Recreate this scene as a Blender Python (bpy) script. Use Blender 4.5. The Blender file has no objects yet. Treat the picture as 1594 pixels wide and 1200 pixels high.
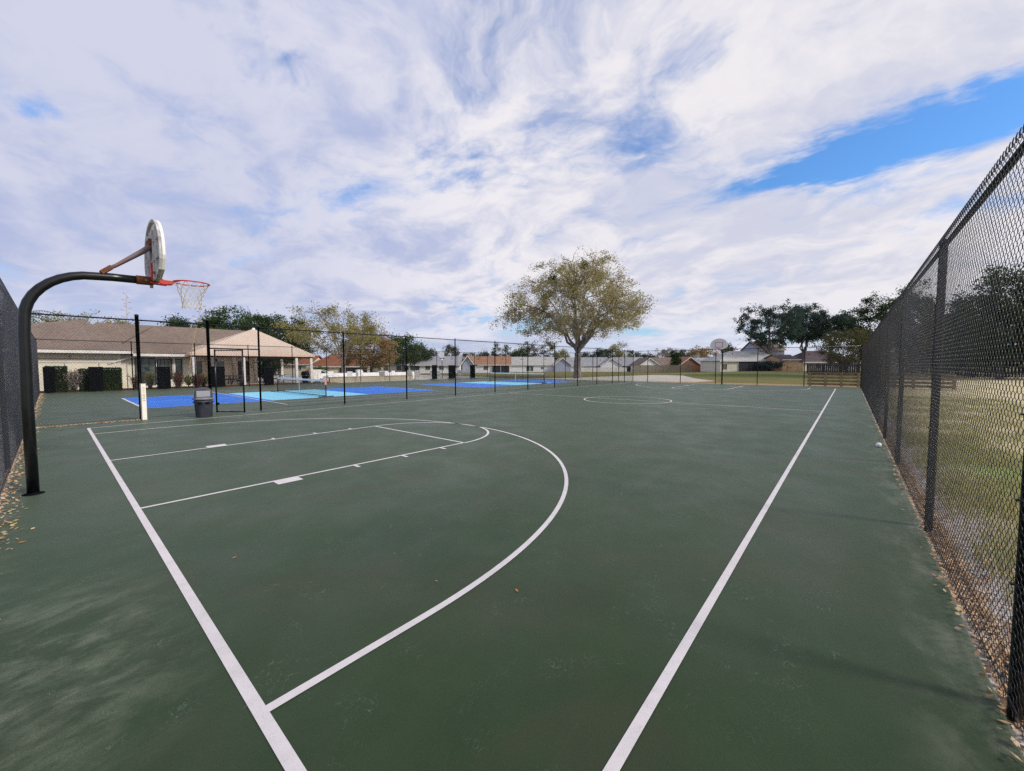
import bpy, math, random
import numpy as np
from math import sin, cos, pi, radians, sqrt
from mathutils import Vector, Matrix

SC = bpy.context.scene
COL = SC.collection
rng = np.random.default_rng(7)
random.seed(7)

# ------------------------------------------------------------------ camera
CAM = Vector((-0.602, -8.217, 1.707))
PITCH, YAW, ROLL = -0.05216, 0.70793, -0.00166
fw = Vector((cos(YAW)*cos(PITCH), sin(YAW)*cos(PITCH), sin(PITCH)))
rt = fw.cross(Vector((0, 0, 1))).normalized()
up = rt.cross(fw)
r2 = rt*cos(ROLL)+up*sin(ROLL)
u2 = -rt*sin(ROLL)+up*cos(ROLL)
cd = bpy.data.cameras.new('camera')
cam = bpy.data.objects.new('camera', cd)
COL.objects.link(cam)
cam.matrix_world = Matrix(((r2.x, u2.x, -fw.x, CAM.x), (r2.y, u2.y, -fw.y, CAM.y), (r2.z, u2.z, -fw.z, CAM.z), (0, 0, 0, 1)))
cd.sensor_width = 36
cd.lens = 613.94/1594*36
cd.clip_start = 0.05
cd.clip_end = 6000
SC.camera = cam


def ss(a, b, x):
    t = np.clip((np.asarray(x, float)-a)/(b-a), 0, 1)
    return t*t*(3-2*t)


def gz(x, y):
    """height of the ground outside the slab (flat near the courts, easing down across the field)"""
    x = np.asarray(x, float); y = np.asarray(y, float)
    dx = x+0.6; dy = y+8.2
    d = np.hypot(dx, dy)
    az = np.degrees(np.arctan2(dy, dx))
    w = ss(4, 22, az)*(1-ss(75, 95, az))
    z = -0.06-0.75*ss(62, 150, d)*w
    z = z+0.35*np.exp(-((x-75)/16)**2-((y-2)/9)**2)*1.0
    z = z+0.10*np.sin(x*0.11+1)*np.sin(y*0.13)*ss(45, 70, d)*(d < 190)
    return z


def at(px, D):
    """ground position seen in column px at forward distance D metres"""
    s = (px-797)/614*D
    x = CAM.x+cos(YAW)*D+sin(YAW)*s
    y = CAM.y+sin(YAW)*D-cos(YAW)*s
    return Vector((x, y, float(gz(x, y))))


def zat(py, D):
    return CAM.z+(568-py)/614*D


# ------------------------------------------------------------------ materials
def newmat(name):
    m = bpy.data.materials.new(name)
    m.use_nodes = True
    nt = m.node_tree
    for n in list(nt.nodes):
        nt.nodes.remove(n)
    out = nt.nodes.new('ShaderNodeOutputMaterial')
    b = nt.nodes.new('ShaderNodeBsdfPrincipled')
    nt.links.new(b.outputs[0], out.inputs[0])
    return m, nt, b, out


def nd(nt, typ, **kw):
    n = nt.nodes.new(typ)
    for k, v in kw.items():
        setattr(n, k, v)
    return n


def noise(nt, vec, scale, detail=4, rough=0.6, dist=0.0):
    n = nd(nt, 'ShaderNodeTexNoise')
    n.inputs['Scale'].default_value = scale
    n.inputs['Detail'].default_value = detail
    n.inputs['Roughness'].default_value = rough
    n.inputs['Distortion'].default_value = dist
    nt.links.new(vec, n.inputs['Vector'])
    return n.outputs['Fac']


def ramp(nt, fac, lo, hi, a=0.0, b=1.0):
    n = nd(nt, 'ShaderNodeMapRange', interpolation_type='SMOOTHSTEP')
    n.inputs[1].default_value = lo; n.inputs[2].default_value = hi
    n.inputs[3].default_value = a; n.inputs[4].default_value = b
    nt.links.new(fac, n.inputs[0])
    return n.outputs[0]


def mixc(nt, fac, a, b, mode='MIX'):
    n = nd(nt, 'ShaderNodeMix', data_type='RGBA', blend_type=mode)
    if isinstance(fac, (int, float)):
        n.inputs[0].default_value = fac
    else:
        nt.links.new(fac, n.inputs[0])
    for i, v in ((6, a), (7, b)):
        if isinstance(v, (tuple, list)):
            n.inputs[i].default_value = (v[0], v[1], v[2], 1)
        else:
            nt.links.new(v, n.inputs[i])
    return n.outputs[2]


def math_(nt, op, a, b=None, c=None):
    n = nd(nt, 'ShaderNodeMath', operation=op)
    for i, v in enumerate((a, b, c)):
        if v is None:
            continue
        if isinstance(v, (int, float)):
            n.inputs[i].default_value = v
        else:
            nt.links.new(v, n.inputs[i])
    return n.outputs[0]


def bump(nt, b, h, strength, dist):
    n = nd(nt, 'ShaderNodeBump')
    n.inputs['Strength'].default_value = strength
    n.inputs['Distance'].default_value = dist
    nt.links.new(h, n.inputs['Height'])
    nt.links.new(n.outputs[0], b.inputs['Normal'])


def M(name, c1, c2=None, scale=3.0, rough=0.7, spec=0.4, metal=0.0, bmp=0.0, bscale=40.0, bdist=0.01, detail=5, lo=0.35, hi=0.65, coord='Object'):
    m, nt, b, out = newmat(name)
    tc = nd(nt, 'ShaderNodeTexCoord').outputs[coord]
    b.inputs['Roughness'].default_value = rough
    b.inputs['Specular IOR Level'].default_value = spec
    b.inputs['Metallic'].default_value = metal
    if c2 is None:
        c2 = tuple(v*0.8 for v in c1)
    f = ramp(nt, noise(nt, tc, scale, detail), lo, hi)
    nt.links.new(mixc(nt, f, c1, c2), b.inputs['Base Color'])
    if bmp:
        bump(nt, b, noise(nt, tc, bscale, 3), bmp, bdist)
    return m


MAT = {}
MAT['vinyl'] = M('black_vinyl', (0.009, 0.011, 0.018), (0.014, 0.018, 0.028), 20, 0.30, 0.6)
MAT['black_metal'] = M('black_metal', (0.004, 0.0045, 0.006), (0.007, 0.008, 0.010), 8, 0.27, 0.5)
MAT['black_cloth'] = M('black_cloth', (0.004, 0.0045, 0.006), (0.008, 0.009, 0.011), 12, 0.95, 0.02)
MAT['rust'] = M('rusty_steel', (0.22, 0.075, 0.03), (0.10, 0.05, 0.035), 30, 0.85, 0.2, bmp=0.4)
MAT['galv'] = M('weathered_steel', (0.26, 0.25, 0.27), (0.20, 0.10, 0.07), 9, 0.55, 0.5, 0.4, lo=0.5, hi=0.72)
MAT['brace_steel'] = M('rust_streaked_steel', (0.19, 0.16, 0.18), (0.24, 0.13, 0.10), 7, 0.6, 0.4, 0.2, lo=0.42, hi=0.62)
MAT['red_paint'] = M('red_paint', (0.55, 0.035, 0.022), (0.32, 0.04, 0.025), 25, 0.5, 0.4, lo=0.45, hi=0.75)
MAT['board_white'] = M('board_white', (0.78, 0.77, 0.74), (0.62, 0.60, 0.56), 6, 0.5, 0.4, lo=0.5, hi=0.8)
MAT['cord'] = M('net_cord', (0.68, 0.64, 0.54), (0.5, 0.45, 0.36), 30, 0.85, 0.1)
MAT['white_paint'] = M('white_paint', (0.78, 0.76, 0.73), (0.66, 0.63, 0.6), 3, 0.6, 0.3)
MAT['white_plastic'] = M('white_plastic', (0.86, 0.86, 0.86), (0.8, 0.8, 0.8), 3, 0.45, 0.4)
MAT['cream_plastic'] = M('cream_plastic', (0.90, 0.85, 0.75), (0.82, 0.76, 0.66), 3, 0.5, 0.4)
MAT['bin_grey'] = M('grey_plastic', (0.068, 0.070, 0.095), (0.048, 0.050, 0.07), 5, 0.5, 0.4, bmp=0.1)
MAT['lid_grey'] = M('light_grey_plastic', (0.20, 0.20, 0.235), (0.16, 0.16, 0.19), 5, 0.5, 0.4)
MAT['flap_grey'] = M('flap_plastic', (0.36, 0.36, 0.40), (0.30, 0.30, 0.34), 5, 0.5, 0.4)
MAT['glass'] = M('dark_glass', (0.03, 0.045, 0.045), (0.09, 0.11, 0.10), 3, 0.08, 0.8)
MAT['screen'] = M('porch_screen', (0.02, 0.022, 0.028), (0.035, 0.037, 0.045), 2, 0.7, 0.3)
MAT['cream_wall'] = M('cream_stucco', (0.76, 0.71, 0.58), (0.66, 0.62, 0.51), 1.2, 0.9, 0.1, bmp=0.2)
MAT['white_wall'] = M('white_stucco', (0.88, 0.88, 0.90), (0.80, 0.81, 0.84), 1.0, 0.9, 0.1)
MAT['bluegrey_wall'] = M('blue_grey_siding', (0.42, 0.45, 0.55), (0.36, 0.39, 0.48), 1.0, 0.9, 0.1)
MAT['peach_wall'] = M('peach_stucco', (0.62, 0.42, 0.24), (0.52, 0.34, 0.2), 1.0, 0.9, 0.1)
MAT['orange_wall'] = M('orange_stucco', (0.60, 0.22, 0.11), (0.5, 0.18, 0.09), 1.0, 0.9, 0.1)
MAT['canopy'] = M('peach_canvas', (0.86, 0.62, 0.48), (0.80, 0.56, 0.43), 0.6, 0.8, 0.2)
MAT['deck'] = M('pool_deck', (0.58, 0.54, 0.47), (0.50, 0.46, 0.40), 0.8, 0.9, 0.1)
MAT['beige'] = M('beige_block', (0.46, 0.40, 0.30), (0.38, 0.33, 0.25), 1.5, 0.9, 0.1)
MAT['concrete'] = M('pale_concrete', (0.52, 0.49, 0.44), (0.42, 0.39, 0.34), 0.6, 0.92, 0.1)
MAT['sand'] = M('tan_dirt', (0.42, 0.29, 0.16), (0.34, 0.24, 0.14), 1.2, 0.95, 0.05)
MAT['wood'] = M('weathered_wood', (0.33, 0.28, 0.20), (0.20, 0.17, 0.13), 7, 0.9, 0.1, bmp=0.3)
MAT['timber'] = M('treated_timber', (0.34, 0.27, 0.15), (0.22, 0.17, 0.10), 4, 0.9, 0.1, bmp=0.3)
MAT['red_wood'] = M('reddish_wood', (0.30, 0.15, 0.10), (0.22, 0.11, 0.07), 5, 0.9, 0.1)
MAT['dark_wood'] = M('dark_wood', (0.07, 0.065, 0.07), (0.045, 0.042, 0.045), 5, 0.9, 0.1)
MAT['mulch'] = M('mulch', (0.14, 0.07, 0.035), (0.07, 0.04, 0.025), 9, 0.95, 0.05, bmp=0.6, bscale=30, bdist=0.04)


def canvas():
    m, nt, b, out = newmat('peach_canvas')
    tc = nd(nt, 'ShaderNodeTexCoord').outputs['Object']
    c = mixc(nt, ramp(nt, noise(nt, tc, 0.7, 4), 0.35, 0.65), (0.95, 0.79, 0.66), (0.91, 0.74, 0.61))
    nt.links.new(c, b.inputs['Base Color']); b.inputs['Roughness'].default_value = 0.85
    t = nd(nt, 'ShaderNodeBsdfTranslucent'); nt.links.new(c, t.inputs[0])
    mx = nd(nt, 'ShaderNodeMixShader'); mx.inputs[0].default_value = 0.48
    nt.links.new(b.outputs[0], mx.inputs[1]); nt.links.new(t.outputs[0], mx.inputs[2]); nt.links.new(mx.outputs[0], out.inputs[0])
    return m


MAT['canopy'] = canvas()


def shingle(name, c1, c2):
    m, nt, b, out = newmat(name)
    tc = nd(nt, 'ShaderNodeTexCoord').outputs['Object']
    b.inputs['Roughness'].default_value = 0.92
    b.inputs['Specular IOR Level'].default_value = 0.15
    mp = nd(nt, 'ShaderNodeMapping')
    mp.inputs['Scale'].default_value = (1, 1, 2.2)
    nt.links.new(tc, mp.inputs[0])
    f = ramp(nt, noise(nt, mp.outputs[0], 5.0, 6, 0.75), 0.3, 0.7)
    g = ramp(nt, noise(nt, tc, 0.5, 4), 0.3, 0.7)
    w = nd(nt, 'ShaderNodeTexWave', wave_type='BANDS', bands_direction='Z', wave_profile='SAW')
    w.inputs['Scale'].default_value = 3.6
    w.inputs['Distortion'].default_value = 0.6
    w.inputs['Detail'].default_value = 2
    nt.links.new(tc, w.inputs['Vector'])
    c = mixc(nt, f, c1, c2)
    c = mixc(nt, math_(nt, 'MULTIPLY', g, 0.35), c, tuple(v*0.6 for v in c2))
    c = mixc(nt, math_(nt, 'MULTIPLY', w.outputs['Fac'], 0.3), c, tuple(v*0.45 for v in c1))
    nt.links.new(c, b.inputs['Base Color'])
    bump(nt, b, w.outputs['Fac'], 0.5, 0.03)
    return m


MAT['roof_brown'] = shingle('brown_shingles', (0.30, 0.235, 0.195), (0.17, 0.13, 0.11))
MAT['roof_grey'] = shingle('grey_shingles', (0.44, 0.44, 0.47), (0.33, 0.33, 0.36))
MAT['roof_pale'] = shingle('pale_grey_shingles', (0.56, 0.55, 0.52), (0.45, 0.44, 0.42))
MAT['roof_red'] = shingle('terracotta_shingles', (0.36, 0.15, 0.085), (0.25, 0.10, 0.06))
MAT['roof_tan'] = shingle('tan_shingles', (0.42, 0.24, 0.15), (0.32, 0.18, 0.12))
MAT['roof_dark'] = shingle('slate_shingles', (0.10, 0.11, 0.135), (0.07, 0.075, 0.095))
MAT['roof_mauve'] = shingle('mauve_shingles', (0.15, 0.12, 0.13), (0.10, 0.08, 0.09))


def leafmat(name, cols, trans=0.35, scale=0.5):
    """leaf colours vary from leaf to leaf and from bough to bough"""
    m = bpy.data.materials.new(name)
    m.use_nodes = True
    nt = m.node_tree
    for n in list(nt.nodes):
        nt.nodes.remove(n)
    out = nt.nodes.new('ShaderNodeOutputMaterial')
    geo = nd(nt, 'ShaderNodeNewGeometry')
    tc = nd(nt, 'ShaderNodeTexCoord').outputs['Object']
    nz = ramp(nt, noise(nt, tc, scale, 2), 0.3, 0.7)
    f = math_(nt, 'ADD', math_(nt, 'MULTIPLY', geo.outputs['Random Per Island'], 0.6), math_(nt, 'MULTIPLY', nz, 0.4))
    cr = nd(nt, 'ShaderNodeValToRGB')
    nt.links.new(f, cr.inputs[0])
    el = cr.color_ramp.elements
    el[0].position = 0.1; el[0].color = (*cols[0], 1)
    el[1].position = 0.9; el[1].color = (*cols[-1], 1)
    for i, c in enumerate(cols[1:-1]):
        e = el.new(0.1+0.8*(i+1)/(len(cols)-1)); e.color = (*c, 1)
    d = nd(nt, 'ShaderNodeBsdfDiffuse')
    t = nd(nt, 'ShaderNodeBsdfTranslucent')
    nt.links.new(cr.outputs[0], d.inputs[0]); nt.links.new(cr.outputs[0], t.inputs[0])
    mx = nd(nt, 'ShaderNodeMixShader')
    mx.inputs[0].default_value = trans
    nt.links.new(d.outputs[0], mx.inputs[1]); nt.links.new(t.outputs[0], mx.inputs[2])
    nt.links.new(mx.outputs[0], out.inputs[0])
    return m


LEAF = {
    'bronze': leafmat('bronze_leaves', [(0.23, 0.21, 0.10), (0.38, 0.34, 0.16), (0.47, 0.38, 0.21), (0.30, 0.32, 0.12)]),
    'yellow': leafmat('yellow_green_leaves', [(0.14, 0.17, 0.05), (0.28, 0.27, 0.09), (0.36, 0.29, 0.12), (0.20, 0.24, 0.08)]),
    'orange': leafmat('rusty_leaves', [(0.17, 0.13, 0.06), (0.31, 0.21, 0.10), (0.38, 0.26, 0.13), (0.20, 0.18, 0.07)]),
    'green': leafmat('mid_green_leaves', [(0.03, 0.055, 0.018), (0.06, 0.10, 0.03), (0.10, 0.14, 0.04)]),
    'dark': leafmat('dark_green_leaves', [(0.025, 0.045, 0.022), (0.045, 0.075, 0.032), (0.075, 0.105, 0.042)]),
    'bluedark': leafmat('blue_green_leaves', [(0.025, 0.048, 0.045), (0.055, 0.090, 0.078), (0.095, 0.135, 0.10)], 0.25),
    'olive': leafmat('olive_leaves', [(0.06, 0.065, 0.03), (0.10, 0.10, 0.045), (0.15, 0.13, 0.06)]),
    'greybrown': leafmat('grey_brown_twigs', [(0.20, 0.165, 0.14), (0.32, 0.27, 0.23), (0.42, 0.36, 0.31)], 0.2),
    'redplant': leafmat('reddish_leaves', [(0.11, 0.05, 0.04), (0.19, 0.09, 0.07), (0.10, 0.09, 0.04)]),
    'agave': leafmat('agave_leaves', [(0.10, 0.16, 0.05), (0.20, 0.27, 0.09), (0.34, 0.36, 0.16)]),
    'litter': leafmat('fallen_leaf_litter', [(0.34, 0.21, 0.12), (0.56, 0.36, 0.20), (0.70, 0.52, 0.34), (0.42, 0.34, 0.26)], 0.1, 2.0),
    'grass': leafmat('grass_blades', [(0.20, 0.25, 0.06), (0.40, 0.38, 0.16), (0.60, 0.52, 0.28), (0.24, 0.34, 0.08)], 0.3, 0.8),
}
BARK = M('bark', (0.12, 0.105, 0.095), (0.06, 0.052, 0.048), 4, 0.95, 0.1, bmp=0.6, bscale=9, bdist=0.05)
BARK_GREY = M('grey_bark', (0.26, 0.235, 0.22), (0.13, 0.115, 0.105), 4, 0.95, 0.1, bmp=0.6, bscale=9, bdist=0.05)
BARK_PALE = M('pale_bark', (0.40, 0.34, 0.29), (0.20, 0.16, 0.13), 3, 0.9, 0.1, bmp=0.3, bscale=9, bdist=0.03)


# court surface ------------------------------------------------------------
def court_mat(name, base, alt, dusty=True):
    m, nt, b, out = newmat(name)
    tc = nd(nt, 'ShaderNodeTexCoord').outputs['Object']
    big = ramp(nt, noise(nt, tc, 0.35, 5, 0.6), 0.32, 0.68)
    mid = ramp(nt, noise(nt, tc, 2.6, 6, 0.65), 0.35, 0.7)
    c = mixc(nt, big, base, alt)
    c = mixc(nt, math_(nt, 'MULTIPLY', mid, 0.22), c, tuple(v*1.5 for v in alt))
    if dusty:
        br = ramp(nt, noise(nt, tc, 0.8, 5, 0.62, 0.4), 0.46, 0.66)
        c = mixc(nt, math_(nt, 'MULTIPLY', br, 0.42), c, (0.050, 0.046, 0.024))
    # wear streaks that run down the slab
    mp = nd(nt, 'ShaderNodeMapping')
    mp.inputs['Scale'].default_value = (0.28, 1.6, 1)
    mp.inputs['Rotation'].default_value = (0, 0, 0.15)
    nt.links.new(tc, mp.inputs[0])
    st = ramp(nt, noise(nt, mp.outputs[0], 1.3, 7, 0.7, 0.5), 0.52, 0.78)
    c = mixc(nt, math_(nt, 'MULTIPLY', st, 0.13), c, tuple(v*1.9+0.015 for v in alt))
    grain = noise(nt, tc, 260.0, 2, 0.7)
    c = mixc(nt, ramp(nt, grain, 0.35, 0.75, 0, 0.35), c, tuple(v*0.45 for v in base))
    g2 = noise(nt, tc, 75.0, 4, 0.8)
    c = mixc(nt, ramp(nt, g2, 0.50, 0.72, 0, 0.30), c, tuple(v*2.0+0.01 for v in base))
    # little scuffs
    vo = nd(nt, 'ShaderNodeTexNoise'); vo.inputs['Scale'].default_value = 9; vo.inputs['Detail'].default_value = 2; vo.inputs['Distortion'].default_value = 1.8
    nt.links.new(tc, vo.inputs['Vector'])
    line = math_(nt, 'ABSOLUTE', math_(nt, 'SUBTRACT', vo.outputs['Fac'], 0.5))
    thin = ramp(nt, line, 0.0, 0.008, 1.0, 0.0)
    gate = ramp(nt, noise(nt, tc, 2.3, 3), 0.53, 0.62)
    c = mixc(nt, math_(nt, 'MULTIPLY', math_(nt, 'MULTIPLY', thin, gate), 0.55), c, (0.17, 0.21, 0.15))
    if dusty:
        # dusty drift marks near the west end and along the south edge of the slab
        sx = nd(nt, 'ShaderNodeSeparateXYZ'); nt.links.new(tc, sx.inputs[0])
        d1 = mixd(nt, sx, -0.75, -4.8, 0.75, 1.3)
        edge = ramp(nt, sx.outputs[1], -8.35, -8.9, 0, 1)
        edge2 = ramp(nt, sx.outputs[0], -0.75, -1.15, 0, 1)
        e = math_(nt, 'MAXIMUM', edge, edge2)
        mp2 = nd(nt, 'ShaderNodeMapping'); mp2.inputs['Scale'].default_value = (1.3, 2.2, 1); mp2.inputs['Rotation'].default_value = (0, 0, -0.75)
        nt.links.new(tc, mp2.inputs[0])
        dn = ramp(nt, noise(nt, mp2.outputs[0], 1.6, 8, 0.7, 0.3), 0.40, 0.72)
        gr = ramp(nt, noise(nt, tc, 120, 3, 0.8), 0.35, 0.6)
        dd = math_(nt, 'MULTIPLY', math_(nt, 'MULTIPLY', d1, dn), math_(nt, 'ADD', 0.35, math_(nt, 'MULTIPLY', gr, 0.65)))
        c = mixc(nt, math_(nt, 'MULTIPLY', dd, 0.62), c, (0.25, 0.27, 0.19))
        c = mixc(nt, math_(nt, 'MULTIPLY', math_(nt, 'MULTIPLY', e, dn), 0.45), c, (0.27, 0.26, 0.20))
        # specks of grit
        vr = nd(nt, 'ShaderNodeTexVoronoi'); vr.inputs['Scale'].default_value = 2.2
        nt.links.new(tc, vr.inputs['Vector'])
        sp = ramp(nt, vr.outputs['Distance'], 0.006, 0.014, 0.8, 0.0)
        c = mixc(nt, sp, c, (0.55, 0.55, 0.48))
    nt.links.new(c, b.inputs['Base Color'])
    rg = ramp(nt, noise(nt, tc, 1.2, 5), 0.3, 0.7, 0.42, 0.60)
    nt.links.new(rg, b.inputs['Roughness'])
    b.inputs['Specular IOR Level'].default_value = 0.22
    b.inputs['Sheen Weight'].default_value = 0.12 if dusty else 0.0
    b.inputs['Sheen Roughness'].default_value = 0.45
    b.inputs['Sheen Tint'].default_value = (0.85, 1.0, 0.85, 1)
    bump(nt, b, g2, 0.5, 0.006)
    return m


def mixd(nt, sx, cx, cy, rx, ry):
    a = math_(nt, 'DIVIDE', math_(nt, 'SUBTRACT', sx.outputs[0], cx), rx)
    b_ = math_(nt, 'DIVIDE', math_(nt, 'SUBTRACT', sx.outputs[1], cy), ry)
    r = math_(nt, 'SQRT', math_(nt, 'ADD', math_(nt, 'MULTIPLY', a, a), math_(nt, 'MULTIPLY', b_, b_)))
    return ramp(nt, r, 0.3, 1.3, 1.0, 0.0)


MAT['court'] = court_mat('green_court_paint', (0.017, 0.041, 0.012), (0.030, 0.052, 0.019))
MAT['court_blue'] = court_mat('blue_court_paint', (0.010, 0.155, 0.66), (0.012, 0.175, 0.72), False)
MAT['court_cyan'] = court_mat('light_blue_court_paint', (0.20, 0.60, 0.80), (0.24, 0.64, 0.84), False)


def line_mat():
    m, nt, b, out = newmat('line_paint')
    tc = nd(nt, 'ShaderNodeTexCoord').outputs['Object']
    f = ramp(nt, noise(nt, tc, 4, 6, 0.7), 0.35, 0.75)
    g = ramp(nt, noise(nt, tc, 90, 3, 0.7), 0.55, 0.8)
    c = mixc(nt, f, (0.70, 0.65, 0.65), (0.58, 0.55, 0.54))
    c = mixc(nt, math_(nt, 'MULTIPLY', g, 0.5), c, (0.35, 0.36, 0.32))
    w = ramp(nt, noise(nt, tc, 14, 6, 0.75), 0.60, 0.72)
    c = mixc(nt, math_(nt, 'MULTIPLY', w, 0.35), c, (0.22, 0.25, 0.20))
    nt.links.new(c, b.inputs['Base Color'])
    b.inputs['Roughness'].default_value = 0.75
    return m


MAT['line'] = line_mat()


def ground_mat():
    m, nt, b, out = newmat('lawn')
    tc = nd(nt, 'ShaderNodeTexCoord').outputs['Object']
    a = ramp(nt, noise(nt, tc, 0.035, 6, 0.65, 0.6), 0.38, 0.62)
    a2 = ramp(nt, noise(nt, tc, 0.4, 6, 0.65), 0.35, 0.7)
    a3 = ramp(nt, noise(nt, tc, 9, 5, 0.75), 0.3, 0.7)
    c = mixc(nt, a, (0.115, 0.125, 0.035), (0.205, 0.175, 0.062))
    c = mixc(nt, math_(nt, 'MULTIPLY', a2, 0.55), c, (0.075, 0.11, 0.028))
    c = mixc(nt, math_(nt, 'MULTIPLY', a3, 0.5), c, (0.20, 0.16, 0.075))
    sx = nd(nt, 'ShaderNodeSeparateXYZ'); nt.links.new(tc, sx.inputs[0])
    g1 = mixd(nt, sx, 66, 3, 9, 12)
    c = mixc(nt, math_(nt, 'MULTIPLY', g1, 0.8), c, (0.035, 0.075, 0.022))
    sth = ramp(nt, sx.outputs[1], -9.5, -8.9, 1, 0)
    c = mixc(nt, math_(nt, 'MULTIPLY', sth, ramp(nt, noise(nt, tc, 0.5, 5), 0.35, 0.6, 0.62, 1.0)), c, (0.62, 0.53, 0.32))
    gp = mixd(nt, sx, 9.5, -10.3, 2.6, 0.9)
    c = mixc(nt, math_(nt, 'MULTIPLY', gp, 0.75), c, (0.16, 0.30, 0.05))
    # bare gritty soil along the fence feet
    bare = ramp(nt, sx.outputs[1], -9.9, -9.2, 0, 1)
    bare0 = math_(nt, 'MULTIPLY', bare, ramp(nt, sx.outputs[0], 30, 40, 1, 0))
    bare2 = math_(nt, 'MULTIPLY', ramp(nt, sx.outputs[0], -2.3, -1.2, 0, 1), ramp(nt, sx.outputs[0], 30, 38, 1, 0))
    bb = math_(nt, 'MULTIPLY', math_(nt, 'MULTIPLY', bare0, bare2), ramp(nt, noise(nt, tc, 1.5, 4), 0.3, 0.5, 0.3, 1))
    soil = mixc(nt, ramp(nt, noise(nt, tc, 25, 4, 0.8), 0.35, 0.65), (0.66, 0.63, 0.62), (0.26, 0.21, 0.18))
    c = mixc(nt, bb, c, soil)
    nt.links.new(c, b.inputs['Base Color'])
    b.inputs['Roughness'].default_value = 0.95
    b.inputs['Specular IOR Level'].default_value = 0.1
    bump(nt, b, noise(nt, tc, 14, 6, 0.8), 0.7, 0.05)
    return m


MAT['lawn'] = ground_mat()


# ------------------------------------------------------------------ mesh helpers
class MB:
    def __init__(s):
        s.v = []; s.f = []

    def add(s, vs, fs):
        n = len(s.v)
        s.v += [tuple(v) for v in vs]
        s.f += [tuple(i+n for i in f) for f in fs]

    def box(s, c, d, rz=0.0, ry=0.0):
        cx, cy, cz = c; hx, hy, hz = d[0]/2, d[1]/2, d[2]/2
        vs = []
        for sx, sy, sz in ((-1, -1, -1), (1, -1, -1), (1, 1, -1), (-1, 1, -1), (-1, -1, 1), (1, -1, 1), (1, 1, 1), (-1, 1, 1)):
            x, y, z = sx*hx, sy*hy, sz*hz
            x, z = x*cos(ry)+z*sin(ry), -x*sin(ry)+z*cos(ry)
            x, y = x*cos(rz)-y*sin(rz), x*sin(rz)+y*cos(rz)
            vs.append((cx+x, cy+y, cz+z))
        s.add(vs, [(0, 3, 2, 1), (4, 5, 6, 7), (0, 1, 5, 4), (1, 2, 6, 5), (2, 3, 7, 6), (3, 0, 4, 7)])

    def rect(s, x0, y0, x1, y1, z):
        s.add([(x0, y0, z), (x1, y0, z), (x1, y1, z), (x0, y1, z)], [(0, 1, 2, 3)])

    def tube(s, pts, r, n=8, caps=True):
        pts = [Vector(p) for p in pts]
        rs = r if isinstance(r, (list, tuple)) else [r]*len(pts)
        base = len(s.v)
        ref = None
        for i, p in enumerate(pts):
            a = pts[max(i-1, 0)]; b = pts[min(i+1, len(pts)-1)]
            t = (b-a).normalized()
            if ref is None:
                ref = Vector((0, 0, 1)) if abs(t.z) < 0.9 else Vector((1, 0, 0))
            x = t.cross(ref).normalized(); y = x.cross(t)
            ref = y
            for k in range(n):
                an = 2*pi*k/n
                s.v.append(tuple(p+(x*cos(an)+y*sin(an))*rs[i]))
        for i in range(len(pts)-1):
            for k in range(n):
                s.f.append((base+i*n+k, base+i*n+(k+1) % n, base+(i+1)*n+(k+1) % n, base+(i+1)*n+k))
        if caps:
            s.f.append(tuple(base+k for k in range(n))[::-1])
            s.f.append(tuple(base+(len(pts)-1)*n+k for k in range(n)))

    def lathe(s, prof, n=24, c=(0, 0, 0), sx=1, sy=1):
        base = len(s.v)
        for r, z in prof:
            for k in range(n):
                an = 2*pi*k/n
                s.v.append((c[0]+r*cos(an)*sx, c[1]+r*sin(an)*sy, c[2]+z))
        for i in range(len(prof)-1):
            for k in range(n):
                s.f.append((base+i*n+k, base+i*n+(k+1) % n, base+(i+1)*n+(k+1) % n, base+(i+1)*n+k))
        s.f.append(tuple(base+k for k in range(n))[::-1])
        s.f.append(tuple(base+(len(prof)-1)*n+k for k in range(n)))

    def build(s, name, mat, parent=None, smooth=False, bevel=0.0):
        me = bpy.data.meshes.new(name)
        me.from_pydata(s.v, [], s.f)
        me.update()
        if smooth:
            me.shade_smooth() if hasattr(me, 'shade_smooth') else None
        return link(name, me, mat, parent, bevel)


def link(name, me, mat, parent=None, bevel=0.0):
    o = bpy.data.objects.new(name, me)
    COL.objects.link(o)
    if mat is not None and not me.materials:
        me.materials.append(MAT[mat] if isinstance(mat, str) else mat)
    if parent:
        o.parent = parent
    if bevel:
        b = o.modifiers.new('edge', 'BEVEL'); b.width = bevel; b.segments = 2; b.limit_method = 'ANGLE'
    return o


def npmesh(name, V, F, mat, parent=None, smooth=False):
    V = np.ascontiguousarray(V, dtype=np.float32); F = np.ascontiguousarray(F, dtype=np.int32)
    k = F.shape[1]
    me = bpy.data.meshes.new(name)
    me.vertices.add(len(V)); me.vertices.foreach_set('co', V.ravel())
    me.loops.add(F.size); me.loops.foreach_set('vertex_index', F.ravel())
    me.polygons.add(len(F)); me.polygons.foreach_set('loop_start', np.arange(len(F), dtype=np.int32)*k)
    if smooth:
        me.polygons.foreach_set('use_smooth', np.ones(len(F), dtype=bool))
    me.update(calc_edges=True)
    return link(name, me, mat, parent)


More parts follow.
